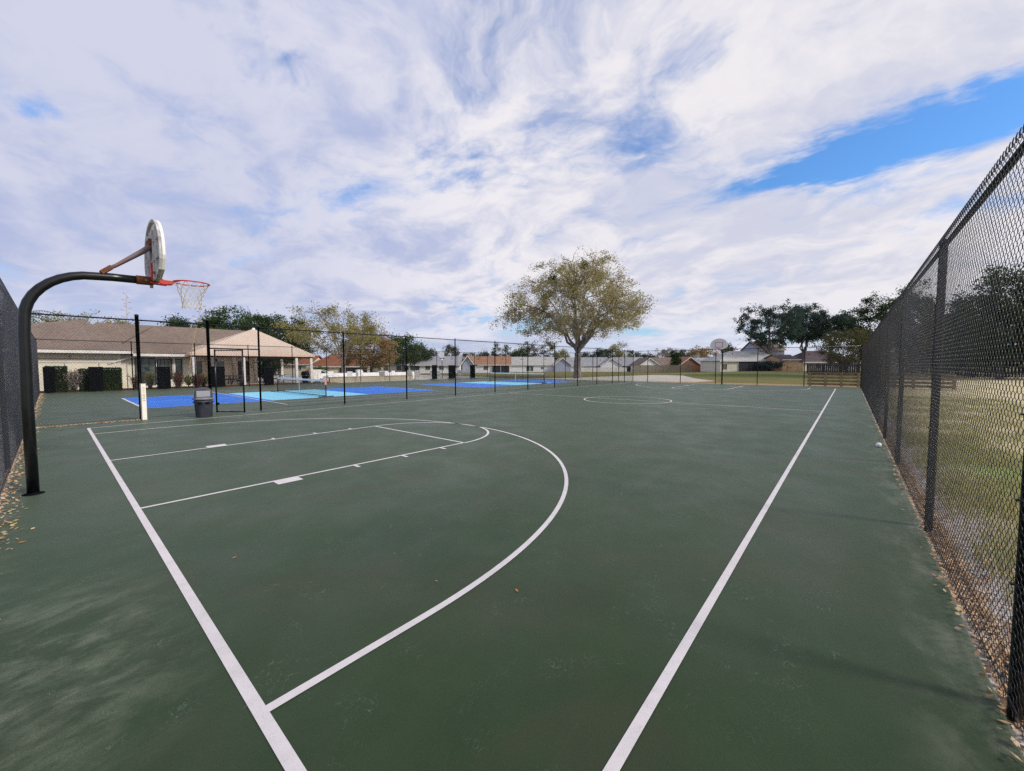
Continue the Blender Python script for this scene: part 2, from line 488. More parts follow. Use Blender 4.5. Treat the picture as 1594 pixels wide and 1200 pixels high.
def np_tubes(P, r, n=3):
    """P: (lines, pts, 3), r: scalar or (lines, pts). Returns verts and quads."""
    L, K, _ = P.shape
    T = np.gradient(P, axis=1)
    T /= np.linalg.norm(T, axis=2, keepdims=True)+1e-9
    ref = np.zeros_like(T); ref[..., 1] = 1.0
    bad = np.abs(T[..., 1]) > 0.95
    ref[bad] = (1, 0, 0)
    X = np.cross(T, ref); X /= np.linalg.norm(X, axis=2, keepdims=True)+1e-9
    Y = np.cross(X, T)
    r = np.broadcast_to(np.asarray(r, float), (L, K))[..., None]
    an = np.arange(n)*2*pi/n
    V = np.stack([P+(X*cos(a)+Y*sin(a))*r for a in an], axis=2)     # L,K,n,3
    idx = np.arange(L*K*n).reshape(L, K, n)
    a = idx[:, :-1, :]; b = np.roll(a, -1, axis=2); c = idx[:, 1:, :]; d = np.roll(c, -1, axis=2)
    F = np.stack([a, b, d, c], axis=-1).reshape(-1, 4)
    return V.reshape(-1, 3), F


def thing(name, label, cat, loc=(0, 0, 0), rz=0.0, group=None):
    o = bpy.data.objects.new(name, None)
    COL.objects.link(o)
    o.location = loc; o.rotation_euler = (0, 0, rz)
    o['label'] = label; o['category'] = cat
    if group:
        o['group'] = group
    return o


def tag(o, label, cat, group=None, kind=None):
    o['label'] = label; o['category'] = cat
    if group:
        o['group'] = group
    if kind:
        o['kind'] = kind
    return o


def struct(o):
    o['kind'] = 'structure'
    return o


def stuff(o, label, cat):
    o['kind'] = 'stuff'; o['label'] = label; o['category'] = cat
    return o


def copy_tree(o, parent=None):
    c = o.copy(); COL.objects.link(c); c.parent = parent
    for ch in list(o.children):
        copy_tree(ch, c)
    return c


# ------------------------------------------------------------------ ground, slab, paint
xs = np.concatenate([np.array([-3000, -1500, -700, -300, -150, -80, -45]), np.arange(-25, 170, 2.5), np.array([175, 200, 240, 320, 450, 700, 1200, 2200, 4000])])
ys = np.concatenate([np.array([-3000, -1500, -700, -300, -150, -90, -60]), np.arange(-42, 170, 2.5), np.array([175, 200, 240, 320, 450, 700, 1200, 2200, 4000])])
X, Y = np.meshgrid(xs, ys, indexing='ij')
Z = gz(X, Y)
V = np.stack([X, Y, Z], -1).reshape(-1, 3)
ni, nj = X.shape
ii = np.arange(ni*nj).reshape(ni, nj)
F = np.stack([ii[:-1, :-1], ii[1:, :-1], ii[1:, 1:], ii[:-1, 1:]], -1).reshape(-1, 4)
struct(npmesh('ground', V, F, 'lawn', smooth=True))

b = MB(); b.box((18.4, 10.3, -0.05), (38.95, 38.3, 0.1))
struct(b.build('court_slab', 'court', bevel=0.01))

HW = 7.51; L = 35.17; FT = 5.23; LW = 1.83; R3 = 6.074; C3 = 0.97; RC = 2.03; RF = 1.85; W = 0.055
m = MB(); ZL = 0.004


def bar(x0, y0, x1, y1, w=W, z=ZL, mb=None):
    mb = mb or m
    d = Vector((x1-x0, y1-y0, 0)); n = Vector((-d.y, d.x, 0)).normalized()*w/2
    mb.add([(x0+n.x, y0+n.y, z), (x0-n.x, y0-n.y, z), (x1-n.x, y1-n.y, z), (x1+n.x, y1+n.y, z)], [(0, 1, 2, 3)])


def arc(cx, cy, r, a0, a1, n=96, w=W, z=ZL):
    vs = []; fs = []
    for i in range(n+1):
        a = a0+(a1-a0)*i/n
        for rr in (r-w/2, r+w/2):
            vs.append((cx+rr*cos(a), cy+rr*sin(a), z))
    for i in range(n):
        fs.append((2*i, 2*i+1, 2*i+3, 2*i+2))
    m.add(vs, fs)


h = W/2
bar(0, -HW-h, 0, HW+h, 0.06)                                   # near baseline
bar(0.03, HW, L, HW); bar(0.03, -HW, L, -HW)                  # sidelines
bar(L/2, -HW+h, L/2, HW-h)
arc(L/2, 0, RC, 0, 2*pi)
for s in (0, 1):
    def fx(x): return x if s == 0 else L-x
    for sg in (-1, 1):
        bar(fx(0.03), sg*LW, fx(FT), sg*LW)
        bar(fx(0.03), sg*R3, fx(C3), sg*R3)
        for k, x in enumerate((1.62, 2.70, 3.645, 4.56)):
            wd = 0.34 if k == 0 else 0.055
            bar(fx(x), sg*(LW+h), fx(x), sg*(LW+h+0.16 if k else LW+h+0.2), wd)
    bar(fx(FT), -LW+h, fx(FT), LW-h)
    if s == 0:
        arc(FT, 0, RF, -pi/2, pi/2, 64)
        arc(C3, 0, R3, -pi/2, pi/2, 128)
    else:
        arc(L-FT, 0, RF, pi/2, 3*pi/2, 64)
        arc(L-C3, 0, R3, pi/2, 3*pi/2, 128)
struct(m.build('basketball_lines', 'line'))

pb = MB(); pc = MB(); m = MB()
for x0, k0, k1, x1 in ((1.75, 6.35, 11.45, 16.35), (20.4, 25.0, 30.3, 34.9)):
    pb.rect(x0, 13.0, k0, 20.5, 0.004); pb.rect(k1, 13.0, x1, 20.5, 0.004)
    pc.rect(k0, 13.0, k1, 20.5, 0.004)
    zz = 0.008
    bar(x0, 12.95, x0, 20.55, 0.09, zz); bar(x1, 12.95, x1, 20.55, 0.05, zz)
    bar(x0+0.045, 13.0, x1-0.025, 13.0, 0.05, zz); bar(x0+0.045, 20.5, x1-0.025, 20.5, 0.05, zz)
    bar(x0+0.045, 16.75, k0, 16.75, 0.05, zz); bar(k1, 16.75, x1-0.025, 16.75, 0.05, zz)
bar(6.0, 10.24, 6.0, 23.6, 0.07, 0.012); bar(31.5, 10.24, 31.5, 23.6, 0.05, 0.012)
for y in (10.24, 11.62, 22.2, 23.6):
    bar(6.04, y, 31.4, y, 0.05, 0.012)
struct(pb.build('blue_court_paint', 'court_blue')); struct(pc.build('light_blue_court_paint', 'court_cyan'))
struct(m.build('pickleball_lines', 'line'))

# concrete path and dirt beyond the far fence, mulch and pool deck behind the back fence
m = MB(); pts = [(38.8, 26), (44, 20.5), (50, 19), (62, 15.5), (60, 10.5), (51, 6.2), (44.5, 2.2), (41, 3.5), (39.5, 8)]
m.add([(x, y, float(gz(x, y))+0.03) for x, y in pts], [tuple(range(len(pts)))[::-1]])
struct(m.build('concrete_path', 'concrete'))
m = MB(); pts = [(38, -9.2), (41.2, -9.2), (41.6, -2), (41.0, 3.4), (39.4, 8), (38.6, 27), (38, 30)]
m.add([(x, y, -0.035) for x, y in pts], [tuple(range(len(pts)))])
struct(m.build('dirt_path', 'sand'))
m = MB(); m.box((7.2, 31.3, -0.04), (21.0, 3.5, 0.10)); struct(m.build('mulch_ground', 'mulch'))
m = MB(); m.box((28.5, 39.0, -0.03), (22.0, 18.6, 0.10)); struct(m.build('pool_deck', 'deck'))


# ------------------------------------------------------------------ chain-link fences
def chain_mesh(wid, hei, p=0.0287, rad=0.0015):
    nw = int(wid/p); nr = int(hei/p)
    t = np.arange(nr*2+1)
    P = np.zeros((nw, len(t), 3))
    for k in range(nw):
        ph = k % 2
        tri = np.where(t % 2 == 1, 0, np.where((t//2+ph) % 2 == 0, 1, -1))
        P[k, :, 0] = (k+0.5)*p+tri*(p/2+0.002)
        side = np.where(t % 2 == 1, np.where(((t-1)//2+ph) % 2 == 0, 1, -1), 0)
        P[k, :, 1] = side*0.0042
        P[k, :, 2] = t*p/2+0.02
    P += rng.normal(0, 0.0005, P.shape)
    V, F = np_tubes(P, rad, 3)
    # twisted barbs on top
    B = np.zeros((nw//2, 3, 3))
    for j in range(nw//2):
        x = (2*j+1)*p
        B[j] = [(x, 0, hei-0.01), (x+0.003, 0.003, hei+0.02), (x-0.004, 0, hei+0.045)]
    V2, F2 = np_tubes(B, np.array([[0.005, 0.004, 0.002]]), 4)
    return np.concatenate([V, V2]), np.concatenate([F, F2+len(V)])


BAY = 3.2
_cv, _cf = chain_mesh(BAY, 3.0, 0.034, 0.0017)
_o = npmesh('chain_mesh', _cv, _cf, 'vinyl')
CHAIN = _o.data
bpy.data.objects.remove(_o)
_cv, _cf = chain_mesh(BAY, 3.0, 0.048, 0.0020)
_o = npmesh('coarse_chain_mesh', _cv, _cf, 'vinyl')
COARSE = _o.data
bpy.data.objects.remove(_o)


def post_mesh(name, h, r, cap=True):
    m = MB()
    m.lathe([(r, -0.05), (r, h), (r*1.15, h), (r*1.15, h+0.02), (r*0.8, h+0.045), (r*0.2, h+0.055)] if cap else [(r, -0.05), (r, h)], 14)
    for i in range(int(h/0.42)):
        z = 0.2+0.42*i
        m.lathe([(r*1.02, z), (r*1.16, z+0.002), (r*1.16, z+0.009), (r*1.02, z+0.011)], 14)
        m.box((0, (r*1.25), z+0.005), (0.02, r*0.5, 0.008)); m.box((0, -(r*1.25), z+0.005), (0.02, r*0.5, 0.008))
    me = bpy.data.meshes.new(name); me.from_pydata(m.v, [], m.f); me.update()
    me.materials.append(MAT['black_metal'])
    for pl in me.polygons:
        pl.use_smooth = True
    return me


def fence(label, p0, p1, stations, H, side, r=0.032, thick=(), skip=(), mesh=None):
    """p0->p1 line, stations = distances of the posts from p0, side = +1/-1 side of the mesh"""
    p0 = Vector((*p0, 0)); p1 = Vector((*p1, 0)); d = p1-p0; Lg = d.length; rz = math.atan2(d.y, d.x)
    t = thing('chain_link_fence', label, 'fence', p0, rz, 'black chain-link fences round the courts')
    pm = post_mesh('post', H, r); pt = post_mesh('post', H+0.1, r*1.5)
    for i, s in enumerate(stations):
        o = bpy.data.objects.new('post', pt if i in thick else pm)
        COL.objects.link(o); o.parent = t; o.location = (s, 0, 0)
    m = MB(); m.tube([(0, 0, H-0.03), (Lg, 0, H-0.03)], 0.021, 10); m.build('top_rail', 'black_metal', t, True)
    m = MB(); m.tube([(0, side*r, 0.06), (Lg, side*r, 0.06)], 0.003, 4); m.build('tension_wire', 'black_metal', t)
    st = list(stations)
    if st[-1] < Lg-0.3:
        st.append(Lg)
    for i in range(len(st)-1):
        if i in skip:
            continue
        w = st[i+1]-st[i]
        n = max(1, round(w/BAY))
        for j in range(n):
            o = bpy.data.objects.new('chain_link_panel', mesh or CHAIN)
            COL.objects.link(o); o.parent = t
            o.location = (st[i]+j*w/n, side*(r+0.006), 0.0)
            o.scale = (w/n/BAY, 1, (H-0.01)/3.0)
    return t


fence('tall black chain-link fence along the grass, rising large beside the long white sideline', (-1.13, -8.90), (38.3, -8.90),
      [0, 2.44+1.13, 5.33+1.13, 8.9+1.13, 12.2+1.13, 15.4+1.13, 18.6+1.13, 21.9+1.13, 25.1+1.13, 28.4+1.13, 31.6+1.13, 34.9+1.13, 38.3+1.13], 2.92, 1)
fence('black chain-link fence behind the basketball pole, running past it to the clubhouse hedge', (-1.13, -8.86), (-1.13, 29.5),
      [0, 3.3, 6.6, 11.16, 14.46, 17.6, 21.0, 24.3, 27.6, 30.9, 34.2, 38.36], 3.15, -1)
div = fence('black chain-link fence with a gate opening between the green court and the blue courts', (-1.13, 8.7), (38.3, 8.7),
            [0, 2.33, 4.11, 5.65, 8.92, 12.14, 15.37, 18.65, 21.98, 25.24, 28.55, 31.8, 34.8, 37.4, 39.43], 3.15, 1, thick=(1, 2), skip=(2,), mesh=COARSE)
m = MB(); m.tube([(4.11, 0, 2.3), (5.65, 0, 2.3)], 0.021, 8); m.build('transom_rail', 'black_metal', div, True)
# mesh above the opening
nP = int(1.54/0.0287)
V, F = chain_mesh(1.54, 0.83, 0.048, 0.0020)
V = V+np.array([4.11, 0.04, 2.3])
npmesh('transom_panel', V, F, 'vinyl', div)
fence('black chain-link fence beyond the far hoop, the grass field behind it', (38.3, -8.86), (38.3, 29.5),
      [0, 3.38, 6.58, 9.82, 12.86, 16.03, 19.14, 22.2, 25.77, 28.85, 32.14, 34.99, 38.36], 3.1, 1, mesh=COARSE)
fence('black chain-link fence behind the blue courts, in front of clubhouse and pool', (-1.13, 29.5), (38.3, 29.5),
      [0, 4.2, 7.66, 11.16, 14.53, 17.55, 20.96, 24.3, 27.53, 30.7, 33.9, 37.0, 39.43], 3.35, -1, mesh=COARSE)

# open gate leaf
A = Vector((3.17, 8.78, 0)); Bp = Vector((3.80, 8.02, 0)); d = Bp-A
g = thing('fence_gate', 'open black chain-link gate leaf swung out behind the grey bin', 'gate', A, math.atan2(d.y, d.x))
wl = d.length
for s in (0, wl):
    m = MB(); m.tube([(s, 0, 0.04), (s, 0, 2.27)], 0.026, 10); m.build('gate_stile', 'black_metal', g, True)
for z in (0.07, 2.24):
    m = MB(); m.tube([(0, 0, z), (wl, 0, z)], 0.021, 10); m.build('gate_rail', 'black_metal', g, True)
V, F = chain_mesh(wl, 2.12, 0.048, 0.0020)
V[:, 2] = np.clip(V[:, 2]+0.08, 0, 2.25)
npmesh('gate_mesh', V, F, 'vinyl', g)
m = MB(); m.box((wl-0.05, -0.03, 1.05), (0.12, 0.05, 0.16)); m.build('latch', 'black_metal', g)
for z in (0.35, 1.9):
    m = MB(); m.box((0.0, 0.04, z), (0.10, 0.05, 0.08)); m.build('hinge', 'black_metal', g)

# pale sleeve standing at the foot of the gate post
t = thing('marker_post', 'short square cream post with faded brown marks at foot of a fence post', 'post', (1.25, 8.60, 0), radians(8))
m = MB(); m.box((0, 0, 0.56), (0.115, 0.115, 1.12)); m.build('sleeve', 'cream_plastic', t, bevel=0.008)
m = MB(); m.box((0, 0, 1.128), (0.125, 0.125, 0.018)); m.build('cap', 'white_plastic', t, bevel=0.004)
MAT['brown_ink'] = M('faded_ink', (0.42, 0.33, 0.20), (0.5, 0.4, 0.26), 20, 0.8, 0.1)
m = MB()
for i, (zc, hh, ww) in enumerate(((1.01, 0.05, 0.05), (0.94, 0.035, 0.055), (0.88, 0.02, 0.04), (0.79, 0.045, 0.055), (0.73, 0.03, 0.05), (0.68, 0.035, 0.05), (0.62, 0.03, 0.055))):
    m.box((-ww/3, -0.0600, zc), (0.012, 0.003, hh)); m.box((ww/5, -0.0600, zc+hh*0.25), (ww*0.6, 0.003, 0.011))
    m.box((ww/5, -0.0600, zc-hh*0.3), (ww*0.5, 0.003, 0.011))
m.build('lettering', 'brown_ink', t)


# ------------------------------------------------------------------ basketball hoops
def fan_outline(w=1.37, h=0.92, n=28):
    pts = [(-0.30, 0.0), (0.30, 0.0), (0.58, 0.10), (w/2-0.02, 0.24)]
    for i in range(n+1):
        a = pi*i/n
        pts.append((w/2*cos(a), 0.30+(h-0.30)*sin(a)**0.9))
    pts += [(-w/2+0.02, 0.24), (-0.58, 0.10)]
    return pts


def make_hoop(label):
    t = thing('basketball_hoop', label, 'basketball hoop', (-0.82, 0, 0), 0, 'gooseneck basketball hoops')
    # everything in pole space: pole at origin, board towards +x
    path = [(0, 0, -0.05), (0, 0, 1.2), (0.01, 0, 2.1), (0.02, 0, 2.32)]
    for i in range(1, 10):
        a = pi/2*i/9
        path.append((0.02+0.66*(1-cos(a)), 0, 2.32+0.66*sin(a)))
    path += [(0.85, 0, 2.993), (1.15, 0, 3.0)]
    m = MB(); m.tube(path, 0.057, 20); m.build('pole', 'black_metal', t, True)
    m = MB(); m.lathe([(0.105, 0.0), (0.10, 0.006), (0.075, 0.012), (0.06, 0.02)], 24); m.build('footing', 'black_cloth', t, True)
    m = MB(); m.tube([(1.11, 0, 3.0), (1.30, 0, 3.005)], 0.066, 18); m.build('clamp_sleeve', 'rust', t, True)
    m = MB(); m.tube([(1.21, -0.075, 3.0), (1.21, 0.075, 3.0)], 0.016, 8); m.tube([(1.28, 0, 2.90), (1.28, 0, 2.95)], 0.02, 8); m.build('bolt', 'galv', t)
    # brace from the pole to the top of the board
    m = MB()
    for s in (-1, 1):
        m.tube([(0.79, s*0.03, 3.09), (0.9, s*0.035, 3.17), (1.2, s*0.055, 3.44), (1.30, s*0.08, 3.54)], [0.022, 0.022, 0.034, 0.036], 8)
    m.build('brace', 'brace_steel', t, True)
    m = MB(); m.box((0.80, 0, 3.09), (0.15, 0.10, 0.06), ry=-0.75); m.build('brace_bracket', 'rust', t, bevel=0.006)
    m = MB(); m.box((1.285, 0, 3.58), (0.06, 0.26, 0.09)); m.build('brace_bracket', 'rust', t, bevel=0.006)
    # board
    out = fan_outline(); x0, x1 = 1.325, 1.362; zb = 3.0
    m = MB(); n = len(out)
    m.add([(x0, y, zb+z) for y, z in out]+[(x1, y, zb+z) for y, z in out],
          [tuple(range(n))[::-1], tuple(range(n, 2*n))]+[(i, (i+1) % n, n+(i+1) % n, n+i) for i in range(n)])
    bd = m.build('backboard', 'board_white', t, bevel=0.006)
    # raised lip and ribs on the back
    m = MB(); c = (0, 0.42)
    ins = [((y-c[0])*0.94+c[0], (z-c[1])*0.92+c[1]) for y, z in out]
    for xx0, xx1 in ((x0-0.032, x0-0.001),):
        vs = [(xx0, y, zb+z) for y, z in out]+[(xx1, y, zb+z) for y, z in out]+[(xx0, y, zb+z) for y, z in ins]+[(xx1, y, zb+z) for y, z in ins]
        fs = []
        for i in range(n):
            j = (i+1) % n
            fs += [(i, j, n+j, n+i), (2*n+i, 3*n+i, 3*n+j, 2*n+j), (i, 2*n+i, 2*n+j, j), (n+i, n+j, 3*n+j, 3*n+i)]
        m.add(vs, fs)
    m.build('rim_lip', MAT_BACK, bd)
    m = MB()
    for y in (-0.34, -0.12, 0.12, 0.34):
        m.box((x0-0.018, y, zb+0.45), (0.034, 0.022, 0.62))
    m.box((x0-0.016, 0, zb+0.30), (0.030, 1.02, 0.022)); m.box((x0-0.014, 0, zb+0.58), (0.027, 0.9, 0.022))
    m.build('stiffener', MAT_BACK, bd)
    # painted target box
    m = MB(); xf = x1+0.0015
    for (ya, za, yb, zb2) in ((-0.305, 0.17, 0.305, 0.21), (-0.305, 0.58, 0.305, 0.62), (-0.305, 0.21, -0.265, 0.58), (0.265, 0.21, 0.305, 0.58)):
        m.add([(xf, ya, zb+za), (xf, yb, zb+za), (xf, yb, zb+zb2), (xf, ya, zb+zb2)], [(0, 1, 2, 3)])
    m.build('target_box', 'red_paint', bd)
    # red mount
    m = MB()
    m.box((1.285, 0, 3.14), (0.022, 0.15, 0.26)); m.box((1.36, 0, 2.975), (0.20, 0.13, 0.022)); m.box((1.47, 0, 3.01), (0.11, 0.13, 0.045))
    m.add([(1.33, -0.075, 3.02), (1.40, -0.075, 2.965), (1.53, -0.075, 2.985), (1.53, -0.075, 3.035), (1.42, -0.075, 3.035), (1.36, -0.075, 3.09),
           (1.33, 0.075, 3.02), (1.40, 0.075, 2.965), (1.53, 0.075, 2.985), (1.53, 0.075, 3.035), (1.42, 0.075, 3.035), (1.36, 0.075, 3.09)],
          [(0, 1, 2, 3, 4, 5), (11, 10, 9, 8, 7, 6)]+[(i, 6+i, 6+(i+1) % 6, (i+1) % 6) for i in range(6)])
    m.build('rim_mount', 'red_paint', t)
    # rim
    rc = (1.77, 0, 3.045); rr = 0.232
    m = MB(); K = 40
    ring = [(rc[0]+rr*cos(2*pi*i/K), rr*sin(2*pi*i/K), rc[2]) for i in range(K+1)]
    m.tube(ring, 0.010, 8, False)
    for s in (-1, 1):
        m.tube([(1.52, s*0.05, 3.02), (1.60, s*0.155, 3.04)], 0.009, 6)
    rim = m.build('rim', 'red_paint', t, True)
    # net
    m = MB(); N = 12; lv = [(0.0, 0.228), (0.07, 0.20), (0.14, 0.172), (0.21, 0.148), (0.28, 0.130), (0.35, 0.122), (0.41, 0.128)]
    for k in range(N):
        for sgn in (-1, 1):
            pts = []
            for j, (dz, r) in enumerate(lv):
                a = 2*pi*(k+sgn*0.5*(j % 2 if sgn else 0))/N
                a = 2*pi*(k+sgn*(0.5 if j % 2 else 0.0))/N
                pts.append((rc[0]+r*cos(a)-0.02*dz, r*sin(a), rc[2]-dz))
            m.tube(pts, 0.0042, 4)
    m.build('net', 'cord', t)
    return t


def back_mat():
    m, nt, b, out = newmat('stained_grey_backing')
    tc = nd(nt, 'ShaderNodeTexCoord').outputs['Object']
    mp = nd(nt, 'ShaderNodeMapping'); mp.inputs['Scale'].default_value = (6, 9, 1.5)
    nt.links.new(tc, mp.inputs[0])
    f = ramp(nt, noise(nt, mp.outputs[0], 1.4, 6, 0.7), 0.4, 0.66)
    c = mixc(nt, f, (0.58, 0.58, 0.58), (0.24, 0.22, 0.23))
    nt.links.new(c, b.inputs['Base Color']); b.inputs['Roughness'].default_value = 0.8
    return m


MAT_BACK = back_mat()
hoop = make_hoop('near basketball hoop with curved black pole, white fan backboard and red rim')
h2 = copy_tree(hoop); h2.location = (37.75, 0.30, 0); h2.rotation_euler = (0, 0, pi)
h2['label'] = 'small distant basketball hoop at the far end, its fan backboard facing this way'


# ------------------------------------------------------------------ bins
def make_bin(label, loc, rz, sc=1.0, mats=('bin_grey', 'lid_grey'), cat='bin'):
    t = thing('trash_can', label, cat, loc, rz)
    m = MB()
    m.lathe([(0.21, 0.0), (0.222, 0.015), (0.252, 0.50), (0.262, 0.51), (0.262, 0.535), (0.248, 0.54), (0.25, 0.60)], 36)
    m.build('body', mats[0], t, True)
    m = MB()
    m.lathe([(0.262, 0.575), (0.292, 0.58), (0.296, 0.60), (0.290, 0.63), (0.262, 0.655), (0.24, 0.66)], 36)
    m.build('lid_collar', mats[1], t, True)
    m = MB()
    prof = [(-0.242, 0.645), (-0.238, 0.80), (-0.215, 0.885), (-0.16, 0.945), (-0.07, 0.97), (0.07, 0.97), (0.16, 0.945), (0.215, 0.885), (0.238, 0.80), (0.242, 0.645)]
    vs = []; K = len(prof)
    for y, k in ((-0.205, 0.93), (-0.17, 1.0), (0.17, 1.0), (0.205, 0.93)):
        for px, pz in prof:
            vs.append((px*k, y, 0.645+(pz-0.645)*k))
    fs = []
    for a in range(3):
        for i in range(K-1):
            fs.append((a*K+i, a*K+i+1, (a+1)*K+i+1, (a+1)*K+i))
    fs += [tuple(range(K))[::-1], tuple(range(3*K, 4*K))]
    m.add(vs, fs)
    m.build('dome_lid', mats[0], t, bevel=0.012)
    for s in (-1, 1):
        m = MB(); m.box((0, s*0.210, 0.775), (0.36, 0.014, 0.20)); m.build('flap', 'flap_grey' if mats[0] == 'bin_grey' else mats[1], t, bevel=0.012)
        m = MB(); m.box((s*0.10, -0.262, 0.475), (0.11, 0.03, 0.05)); m.build('hand_slot', 'black_cloth', t, bevel=0.01)
        m = MB(); m.box((s*0.268, 0, 0.50), (0.035, 0.14, 0.035)); m.build('handle', mats[0], t, bevel=0.006)
    t.scale = (sc, sc, sc)
    return t


make_bin('grey plastic litter bin with domed lid beside the open gate', (2.66, 8.08, 0.0), radians(-11))
make_bin('dark litter bin standing under the peach canopy by its corner post', (15.3, 31.6, 0.02), 0.4, 1.15, ('black_cloth', 'black_metal'))


# ------------------------------------------------------------------ pickleball nets
def net_grid(y0, y1, z0, z1, step):
    A_ = []
    for y in np.arange(y0, y1, step):
        A_.append([(0, y, z0), (0, y, z1)])
    for z in np.arange(z0, z1, step):
        A_.append([(0, y0, z), (0, y1, z)])
    return np_tubes(np.array(A_), 0.0022, 3)


pn = thing('pickleball_net', 'nearer low black court net with white tape, behind the gate opening', 'court net', (8.95, 13.1, 0), 0, 'portable nets on the blue courts')
for y in (0.0, 6.95):
    m = MB(); m.tube([(0, y, 0.0), (0, y, 0.94)], 0.028, 12); m.build('net_post', 'black_metal', pn, True)
    m = MB(); m.tube([(-0.4, y, 0.03), (0.4, y, 0.03)], 0.024, 10); m.build('foot', 'black_metal', pn, True)
m = MB(); m.tube([(0, 0, 0.06), (0, 6.95, 0.06)], 0.024, 8); m.build('base_rail', 'black_metal', pn, True)
V, F = net_grid(0.03, 6.92, 0.12, 0.86, 0.042); npmesh('netting', V, F, 'vinyl', pn)
m = MB(); m.box((0, 3.475, 0.88), (0.02, 6.9, 0.10)); m.build('top_tape', 'white_plastic', pn)
m = MB(); m.box((-0.012, 3.475, 0.46), (0.010, 0.05, 0.82)); m.build('centre_strap', 'white_paint', pn)
p2 = copy_tree(pn); p2.location = (28.9, 13.1, 0)
p2['label'] = 'farther low black court net with white tape, on the second blue court'
t = tag(link('towel', bpy.data.meshes.new('towel'), None), 'small pink cloth hung over the post of the nearer court net', 'cloth')
m = MB(); V = []
for i in range(5):
    for j in range(6):
        V.append((8.925-0.055+0.0275*i, 13.1-0.055-0.01*sin(i*1.7), 0.97-0.06*j))
m.add(V, [(i*6+j, i*6+j+1, (i+1)*6+j+1, (i+1)*6+j) for i in range(4) for j in range(5)])
m.add([(8.87, 13.05, 0.975), (8.98, 13.05, 0.975), (8.98, 13.15, 0.975), (8.87, 13.15, 0.975)], [(0, 1, 2, 3)])
t.data.from_pydata(m.v, [], m.f); t.data.materials.append(M('pink_cloth', (0.62, 0.28, 0.22), (0.7, 0.4, 0.34), 20, 0.9, 0.1))
sm = t.modifiers.new('thick', 'SOLIDIFY'); sm.thickness = 0.006

# ------------------------------------------------------------------ screens tied to the back fence
for k, (x0, x1, z1, lb) in enumerate(((-0.93, -0.45, 1.62, 'black screen panel on the back fence at its corner, left of the bare bush'),
                          (0.98, 1.63, 1.62, 'black screen panel on the back fence between two clipped hedges'),
                          (4.30, 5.06, 1.62, 'black screen panel on the back fence before the glazed clubhouse doors'),
                          (7.40, 8.36, 1.62, 'black screen panel on the back fence seen through the gate leaf'),
                          (11.1, 11.84, 1.52, 'black screen panel on the back fence in front of the peach canopy'),
                          (28.75, 29.5, 1.70, 'black screen panel on the back fence before the grey-roofed white house'),
                          (31.3, 32.5, 1.68, 'widest black screen panel on the back fence, by the orange wall'),
                          (34.95, 35.85, 1.70, 'black screen panel on the back fence before the tan-roofed house'))):
    t = thing('screen_panel', lb, 'screen panel', ((x0+x1)/2, 29.40, 0), 0, 'black screen panels tied to the back fence')
    w = x1-x0
    m = MB(); V = []; nx, nz = 8, 8
    for i in range(nx+1):
        for j in range(nz+1):
            V.append((-w/2+w*i/nx, 0.012*sin(i*1.3+j*0.7), 0.04+(z1-0.04)*j/nz))
    m.add(V, [(i*(nz+1)+j, (i+1)*(nz+1)+j, (i+1)*(nz+1)+j+1, i*(nz+1)+j+1) for i in range(nx) for j in range(nz)])
    o = m.build('cloth', 'black_cloth', t); s_ = o.modifiers.new('thick', 'SOLIDIFY'); s_.thickness = 0.01
    m = MB(); m.tube([(-w/2, 0.0, z1), (w/2, 0.0, z1)], 0.012, 6); m.build('hem_bar', 'black_metal', t)


# ------------------------------------------------------------------ vegetation
def leafcards(C, size, aspect=0.55, droop=0.0):
    """C (n,3) centres -> rhombic leaf faces"""
    n = len(C)
    a = rng.normal(size=(n, 3)); a[:, 2] -= droop; a /= np.linalg.norm(a, axis=1, keepdims=True)
    b_ = rng.normal(size=(n, 3)); b_ -= (b_*a).sum(1, keepdims=True)*a; b_ /= np.linalg.norm(b_, axis=1, keepdims=True)
    s = (size*(0.6+0.8*rng.random(n)))[:, None]
    V = np.stack([C-a*s*0.5, C+b_*s*aspect*0.5, C+a*s*0.5, C-b_*s*aspect*0.5], 1).reshape(-1, 3)
    F = np.arange(4*n).reshape(n, 4)
    return V, F


def curve_pts(a, b_, k, bend, rg, jit=0.035):
    a = np.array(a, float); b_ = np.array(b_, float)
    t = np.linspace(0, 1, k)[:, None]
    P = a+(b_-a)*t
    L_ = np.linalg.norm(b_-a)
    P[:, 2] += (np.sin(t[:, 0]*pi))*bend*L_
    w = rg.normal(0, jit*L_, (k, 3)); w[0] = 0; w[-1] = 0
    return P+w


